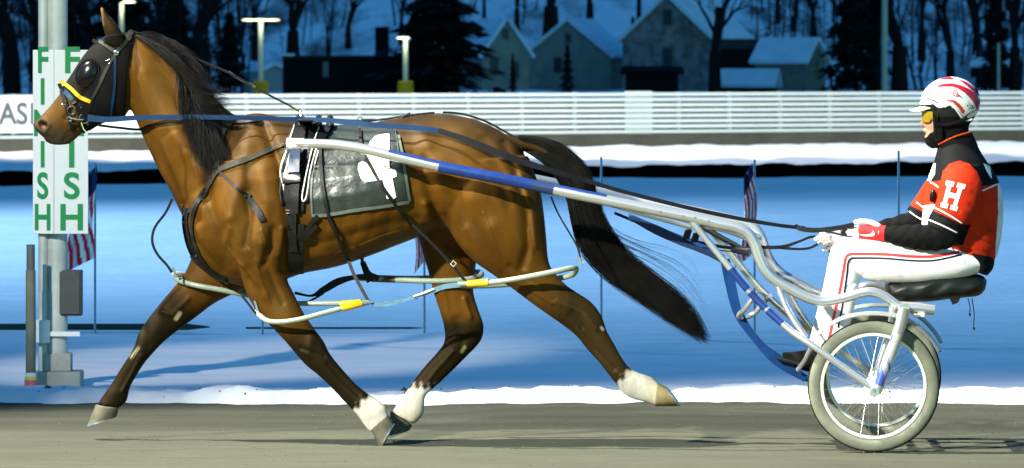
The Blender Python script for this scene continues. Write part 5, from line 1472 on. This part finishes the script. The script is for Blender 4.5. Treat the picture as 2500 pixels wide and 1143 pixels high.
# (kind, prototype, x, base row, height in rows, width factor, label)
TR = [
 ('b', 0, 1345, 97, 330, 1.5, 'thick black forked trunk rising behind the two small gabled cottages'),
 ('b', 1, 1182, 46, 200, .6, 'thin bare tree behind the roof of the leftmost gabled cottage'),
 ('b', 2, 1262, 88, 260, .7, 'slender bare tree between the two small gabled cottages'),
 ('b', 3, 1440, 62, 220, 1.1, 'leaning bare tree above the snowy roof of the middle cottage'),
 ('b', 1, 1745, 232, 420, .95, 'tall bare tree standing in front of the big stone gable house'),
 ('b', 2, 715, 150, 300, 1.35, 'spreading dark bare tree behind the long dark building, right of the twin lamp'),
 ('b', 0, 622, 150, 260, .9, 'bare tree directly behind the twin headed car park lamp'),
 ('b', 3, 850, 120, 230, .9, 'bare tree left of the square chimney'),
 ('b', 0, 800, 135, 170, .7, 'small bare tree above the long dark building roof'),
 ('b', 1, 980, 110, 220, .8, 'bare tree behind the single headed car park lamp'),
 ('b', 2, 2138, 228, 480, 1.15, 'tall dark tree immediately left of the tall grey lamp pole'),
 ('b', 3, 2196, 228, 470, 1.1, 'tall dark tree immediately right of the tall grey lamp pole'),
 ('b', 1, 2060, 160, 330, 1.2, 'broad bare tree rising over the right end of the snowy barn'),
 ('b', 0, 1985, 95, 220, 1.0, 'dense bare tree behind the snowy barn roof'),
 ('b', 3, 2320, 232, 420, .7, 'bare tree behind the helmet of the driver'),
 ('b', 2, 2385, 190, 380, 1.0, 'bare tree just right of the helmet of the driver'),
 ('b', 0, 2478, 232, 460, .8, 'rightmost tall dark tree at the picture edge'),
 ('b', 1, 2250, 150, 300, .9, 'hazy bare tree between the tall grey pole and the helmet'),
 ('b', 2, 1900, 60, 200, .8, 'small bare tree high on the hill above the dark shed'),
 ('b', 3, 30, 240, 420, 1.3, 'dark tree at the left picture edge behind the fence banner'),
 ('b', 0, 90, 200, 400, 1.2, 'dark tree just behind the upper finish post'),
 ('b', 1, 215, 180, 380, 1.3, 'dark tree above the nose of the horse'),
 ('b', 2, 395, 200, 400, 1.3, 'dark tree above the mane of the horse'),
 ('b', 3, 480, 190, 400, 1.4, 'dark tree above the neck of the horse, left of the twin lamp'),
 ('b', 1, 1560, 60, 260, .6, 'thin tree left of the apex of the big stone gable house'),
 ('e', 0, 1072, 236, 330, 1.75, 'large black evergreen right of the single headed car park lamp'),
 ('e', 1, 560, 236, 200, 1.3, 'black evergreen left of the twin headed car park lamp'),
 ('e', 0, 300, 236, 330, 1.4, 'black evergreen behind the ear of the horse'),
 ('e', 1, 160, 236, 330, 1.3, 'black evergreen behind the FINISH panels'),
 ('e', 1, 1385, 222, 122, .78, 'small dark conifer in front of the middle cottage'),
 ('e', 1, 1545, 205, 165, .62, 'narrow dark conifer at the left corner of the big stone gable house'),
 ('e', 0, 1252, 228, 100, .42, 'little conifer beside the door of the leftmost cottage'),
 ('e', 0, 2090, 232, 330, 1.1, 'tall dark evergreen between the barn and the grey pole'),
 ('e', 1, 1015, 236, 230, .9, 'black evergreen partly behind the single headed car park lamp'),
 ('e', 0, 430, 236, 260, 1.2, 'black evergreen above the middle of the black mane'),
 ('e', 1, 2430, 232, 300, .9, 'dark evergreen between the helmet and the right picture edge'),
]
rg = random.Random(4)
for kd, ix, px, by, hr, wf, lab in TR:
    p = hill_at(px, by) if by < 222 else W(px, by, 356); 
    if by >= 222: p.z = -.03
    s = hr / (F / p.y) / 10
    place(kd, ix, p, s, s * wf * (.85 if kd == 'b' else 1), rg.uniform(0, 6.28), lab)

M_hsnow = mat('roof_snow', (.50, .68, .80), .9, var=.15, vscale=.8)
M_hwall = mat('pale_siding', (.20, .23, .21), .9, var=.25, vscale=1.2)
M_hwall2 = mat('stone_wall', (.22, .22, .23), .9, col2=(.09, .10, .10), vscale=1.5, vmin=.4, vmax=.62)
M_hdark = mat('dark_siding', (.006, .006, .008), .95)
M_hwin = mat('dark_window', (.010, .016, .020), .4)
M_trim = mat('grey_trim', (.10, .12, .12), .8)
def house(label, xc, xg, xr, ye, yr, yb, Y, wall, alpha=28, wins=(), snow=None, name='gable_house'):
    """near corner column xc, far gable corner xg, far eave corner xr; rows of eave, ridge, base"""
    sc = F / Y; ca, sa = math.cos(R(alpha)), math.sin(R(alpha)); sg = 1 if xg > xc else -1
    g = Vector((sg * ca, sa, 0)); e = Vector((-sg * sa, ca, 0))
    Wd = abs(xg - xc) / sc / ca; L = abs(xr - xc) / sc / sa
    N = W(xc, yb, Y); N.z -= .4
    he_ = W(xc, ye, Y).z - N.z; hr_ = W(xc, yr, Y).z - N.z
    t = thing(name, label, 'house', N)
    Z = Vector((0, 0, 1))
    a, b_, c, d = N, N + g * Wd, N + g * Wd + e * L, N + e * L
    pk1 = N + g * Wd / 2 + Z * hr_; pk2 = pk1 + e * L
    mb = MB(); mb.add([a, b_, c, d, a + Z * he_, b_ + Z * he_, c + Z * he_, d + Z * he_, pk1, pk2], [(0, 1, 5, 8, 4), (3, 7, 9, 6, 2), (0, 4, 7, 3), (1, 2, 6, 5)])
    mb.build('wall', wall, t, smooth=False)
    ov = .28; th = .22
    for s_, A_, B_ in ((0, a, d), (1, b_, c)):
        out = -g if s_ == 0 else g
        E1 = A_ + Z * he_; E2 = B_ + Z * he_
        sl = (pk1 - E1).normalized(); up = Vector(e).cross(sl).normalized(); up = up if up.z > 0 else -up
        q1, q2, q3, q4 = E1 - sl * ov - e * ov, pk1 - e * ov, pk2 + e * ov, E2 - sl * ov + e * ov
        MB().prism([q1 + up * .02, q2 + up * .02, q3 + up * .02, q4 + up * .02], up * th).build('roof', snow or M_hsnow, t, smooth=False)
    for fx, fz, ww, wh in wins:
        ctr = N + g * Wd * fx + Z * (fz * hr_) + e * -.03
        fr = MB().box(ctr, (ww + .16, .05, wh + .16), ax=(g, e, Z)).build('window', M_trim, t)
        MB().box(ctr - e * .03, (ww, .03, wh), ax=(g, e, Z)).build('pane', M_hwin, fr)
    return t
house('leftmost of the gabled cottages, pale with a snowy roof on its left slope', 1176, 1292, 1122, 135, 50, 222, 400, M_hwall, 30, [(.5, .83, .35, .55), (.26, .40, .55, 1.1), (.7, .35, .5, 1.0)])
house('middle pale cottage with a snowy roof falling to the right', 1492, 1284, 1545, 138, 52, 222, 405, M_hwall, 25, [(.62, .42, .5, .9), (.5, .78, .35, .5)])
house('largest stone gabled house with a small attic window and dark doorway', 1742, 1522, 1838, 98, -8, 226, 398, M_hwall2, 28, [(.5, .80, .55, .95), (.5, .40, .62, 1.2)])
house('snow roofed barn with green grey siding right of the dark shed', 1966, 2020, 1846, 150, 98, 232, 385, mat('green_grey_siding', (.11, .14, .13), .9, var=.3, vscale=3), 62, [(.6, .62, .3, .45)], name='barn')
house('black flat looking shed between the stone house and the barn', 1868, 1880, 1758, 116, 102, 232, 388, M_hdark, 70, name='shed', snow=mat('dark_roof', (.03, .035, .04), .9))
house('low shed with a thick domed cap of snow in front of the barn', 1884, 1898, 1762, 206, 174, 235, 370, M_hdark, 75, name='shed')
house('small dark shed in front of the stone house', 1650, 1658, 1528, 178, 170, 232, 375, M_hdark, 75, name='shed', snow=M_hdark)
house('small pale blue shed beside the twin headed car park lamp', 640, 690, 600, 172, 160, 236, 390, mat('blue_grey_siding', (.22, .26, .28), .9), 40, name='shed')
house('faint snow roofed bungalow left of the tall grey pole', 2090, 2100, 2040, 176, 150, 225, 420, M_hdark, 65, name='bungalow')
house('faint snow roofed bungalow at the right picture edge', 2476, 2500, 2385, 158, 132, 228, 425, M_hdark, 60, name='bungalow')
# long dark building with a chimney
N = W(905, 236, 360); lb = thing('long_building', 'long low black building with a square chimney behind the car park lamps', 'building', N)
s_ = F / 360
MB().box(N + Vector((0, 3, 1.1)), (430 / s_, 6, 2.4)).build('wall', M_hdark, lb)
MB().box(N + Vector((0, 3, 2.36)), (436 / s_, 6.4, .12)).build('roof', mat('dark_roof', 0), lb)
MB().box(N + Vector((26 / s_, 2, 3.0)), (34 / s_, .9, 2.2)).build('chimney', M_hdark, lb)
MB().box(N + Vector((-205 / s_, -.1, 2.45)), (40 / s_, .5, .14)).build('snow_cap', M_hsnow, lb)
MB().box(N + Vector((-110 / s_, -.05, 1.6)), (14 / s_, .1, .9)).build('window', mat('blue_pane', (.04, .09, .12), .3), lb)
# car park lamps
M_pole = mat('lamp_pole', (.36, .40, .34), .5, .2)
M_ybase = mat('yellow_concrete', (.38, .25, .01), .7, var=.2, vscale=3)
M_glow = mat('lamp_lens', (.9, .9, .7), .4, emit=(1, .98, .62), estr=3.2)
def lamp(px, yt, label, heads, Y=330, base=True, w_=14, lit=26):
    N = W(px, 235, Y); N.z = 0; t = thing('lamp_post', label, 'lamp post', N); s_ = F / Y
    zt = W(px, yt, Y).z
    MB().tube([N, N + Vector((0, 0, zt))], [w_ / s_ / 2, w_ / s_ / 2 * .9], 12).build('pole', M_pole, t)
    if base: MB().tube([N, N + Vector((0, 0, .75)), N + Vector((0, 0, .82))], [.42, .42, .36], 20).build('base', M_ybase, t)
    for dx, wd in heads:
        h_ = MB().tube([N + Vector((dx / s_ - wd / s_ / 2, 0, zt + .06)), N + Vector((dx / s_, 0, zt + .10)), N + Vector((dx / s_ + wd / s_ / 2, 0, zt + .06))], [.05, .13, .05], 12, flat=(Vector((0, 0, 1)), .5)).build('lamp_head', M_trim, t)
        MB().tube([N + Vector((dx / s_ - wd / s_ / 2.2, -.05, zt + .02)), N + Vector((dx / s_, -.05, zt + .03)), N + Vector((dx / s_ + wd / s_ / 2.2, -.05, zt + .02))], [.03, .085, .03], 12, flat=(Vector((0, 0, 1)), .6)).build('lens', M_glow, h_)
    if lit:
        l = bpy.data.lights.new('car_park_light', 'POINT'); l.energy = lit * 3.5; l.color = (.95, 1, .62); l.shadow_soft_size = .15
        o = bpy.data.objects.new('car_park_light', l); C.objects.link(o); o.location = N + Vector((0, -.7, zt - .25))
lamp(637, 50, 'car park lamp with two wide lit heads and a yellow base', ((-30, 34), (0, 40), (30, 34)))
lamp(990, 94, 'car park lamp with one lit head and a yellow base', ((-6, 34),), w_=13)
lamp(297, 6, 'car park lamp whose lit head shows above the ear of the horse', ((18, 34),), w_=13)
lamp(2160, -60, 'tall plain grey pole rising out of the picture behind the driver', (), base=False, w_=15, lit=0)
lamp(2438, 105, 'short thin grey pole right of the driver helmet', (), base=False, w_=7, lit=0)

# the wood on the hillside: brush and far trunks nobody could count
rg = random.Random(77); wd = MB()
def wood_patch(x0, x1, n, y0, y1, hmin, hmax):
    for _ in range(n):
        px = rg.uniform(x0, x1); Y = rg.uniform(y0, y1); X = (px - 1250) / F * Y
        z = hill_z(X, Y) if Y > 300 else 0; H = rg.uniform(hmin, hmax); r = rg.uniform(.03, .11)
        b0 = Vector((X, Y, z - .2)); top = b0 + Vector((rg.gauss(0, .5), rg.gauss(0, .3), H))
        wd.tube([b0, (b0 + top) / 2 + Vector((rg.gauss(0, .1), 0, 0)), top], [r, r * .8, r * .3], 4)
        for k in range(9):
            t = rg.uniform(.2, 1); p = b0.lerp(top, t); L = H * rg.uniform(.1, .32)
            q = p + Vector((rg.gauss(0, 1), rg.gauss(0, .6), rg.uniform(.1, 1.1))).normalized() * L
            wd.tube([p, q], [r * .45, r * .12], 3)
            for j in range(3):
                p2 = p.lerp(q, rg.uniform(.3, 1)); q2 = p2 + Vector((rg.gauss(0, 1), rg.gauss(0, .6), rg.uniform(.0, 1))).normalized() * L * .55
                wd.tube([p2, q2], [r * .22, r * .08], 3)
wood_patch(-60, 620, 330, 340, 760, 2, 8)
wood_patch(600, 1150, 80, 480, 800, 2, 7)
wood_patch(1150, 1900, 36, 560, 900, 2, 7)
wood_patch(1850, 2560, 260, 400, 800, 2, 8)
tag(wd.build('woodland', M_twig, smooth=False), 'far leafless brush and trunks covering the snowy hillside', 'woodland', kind='stuff')
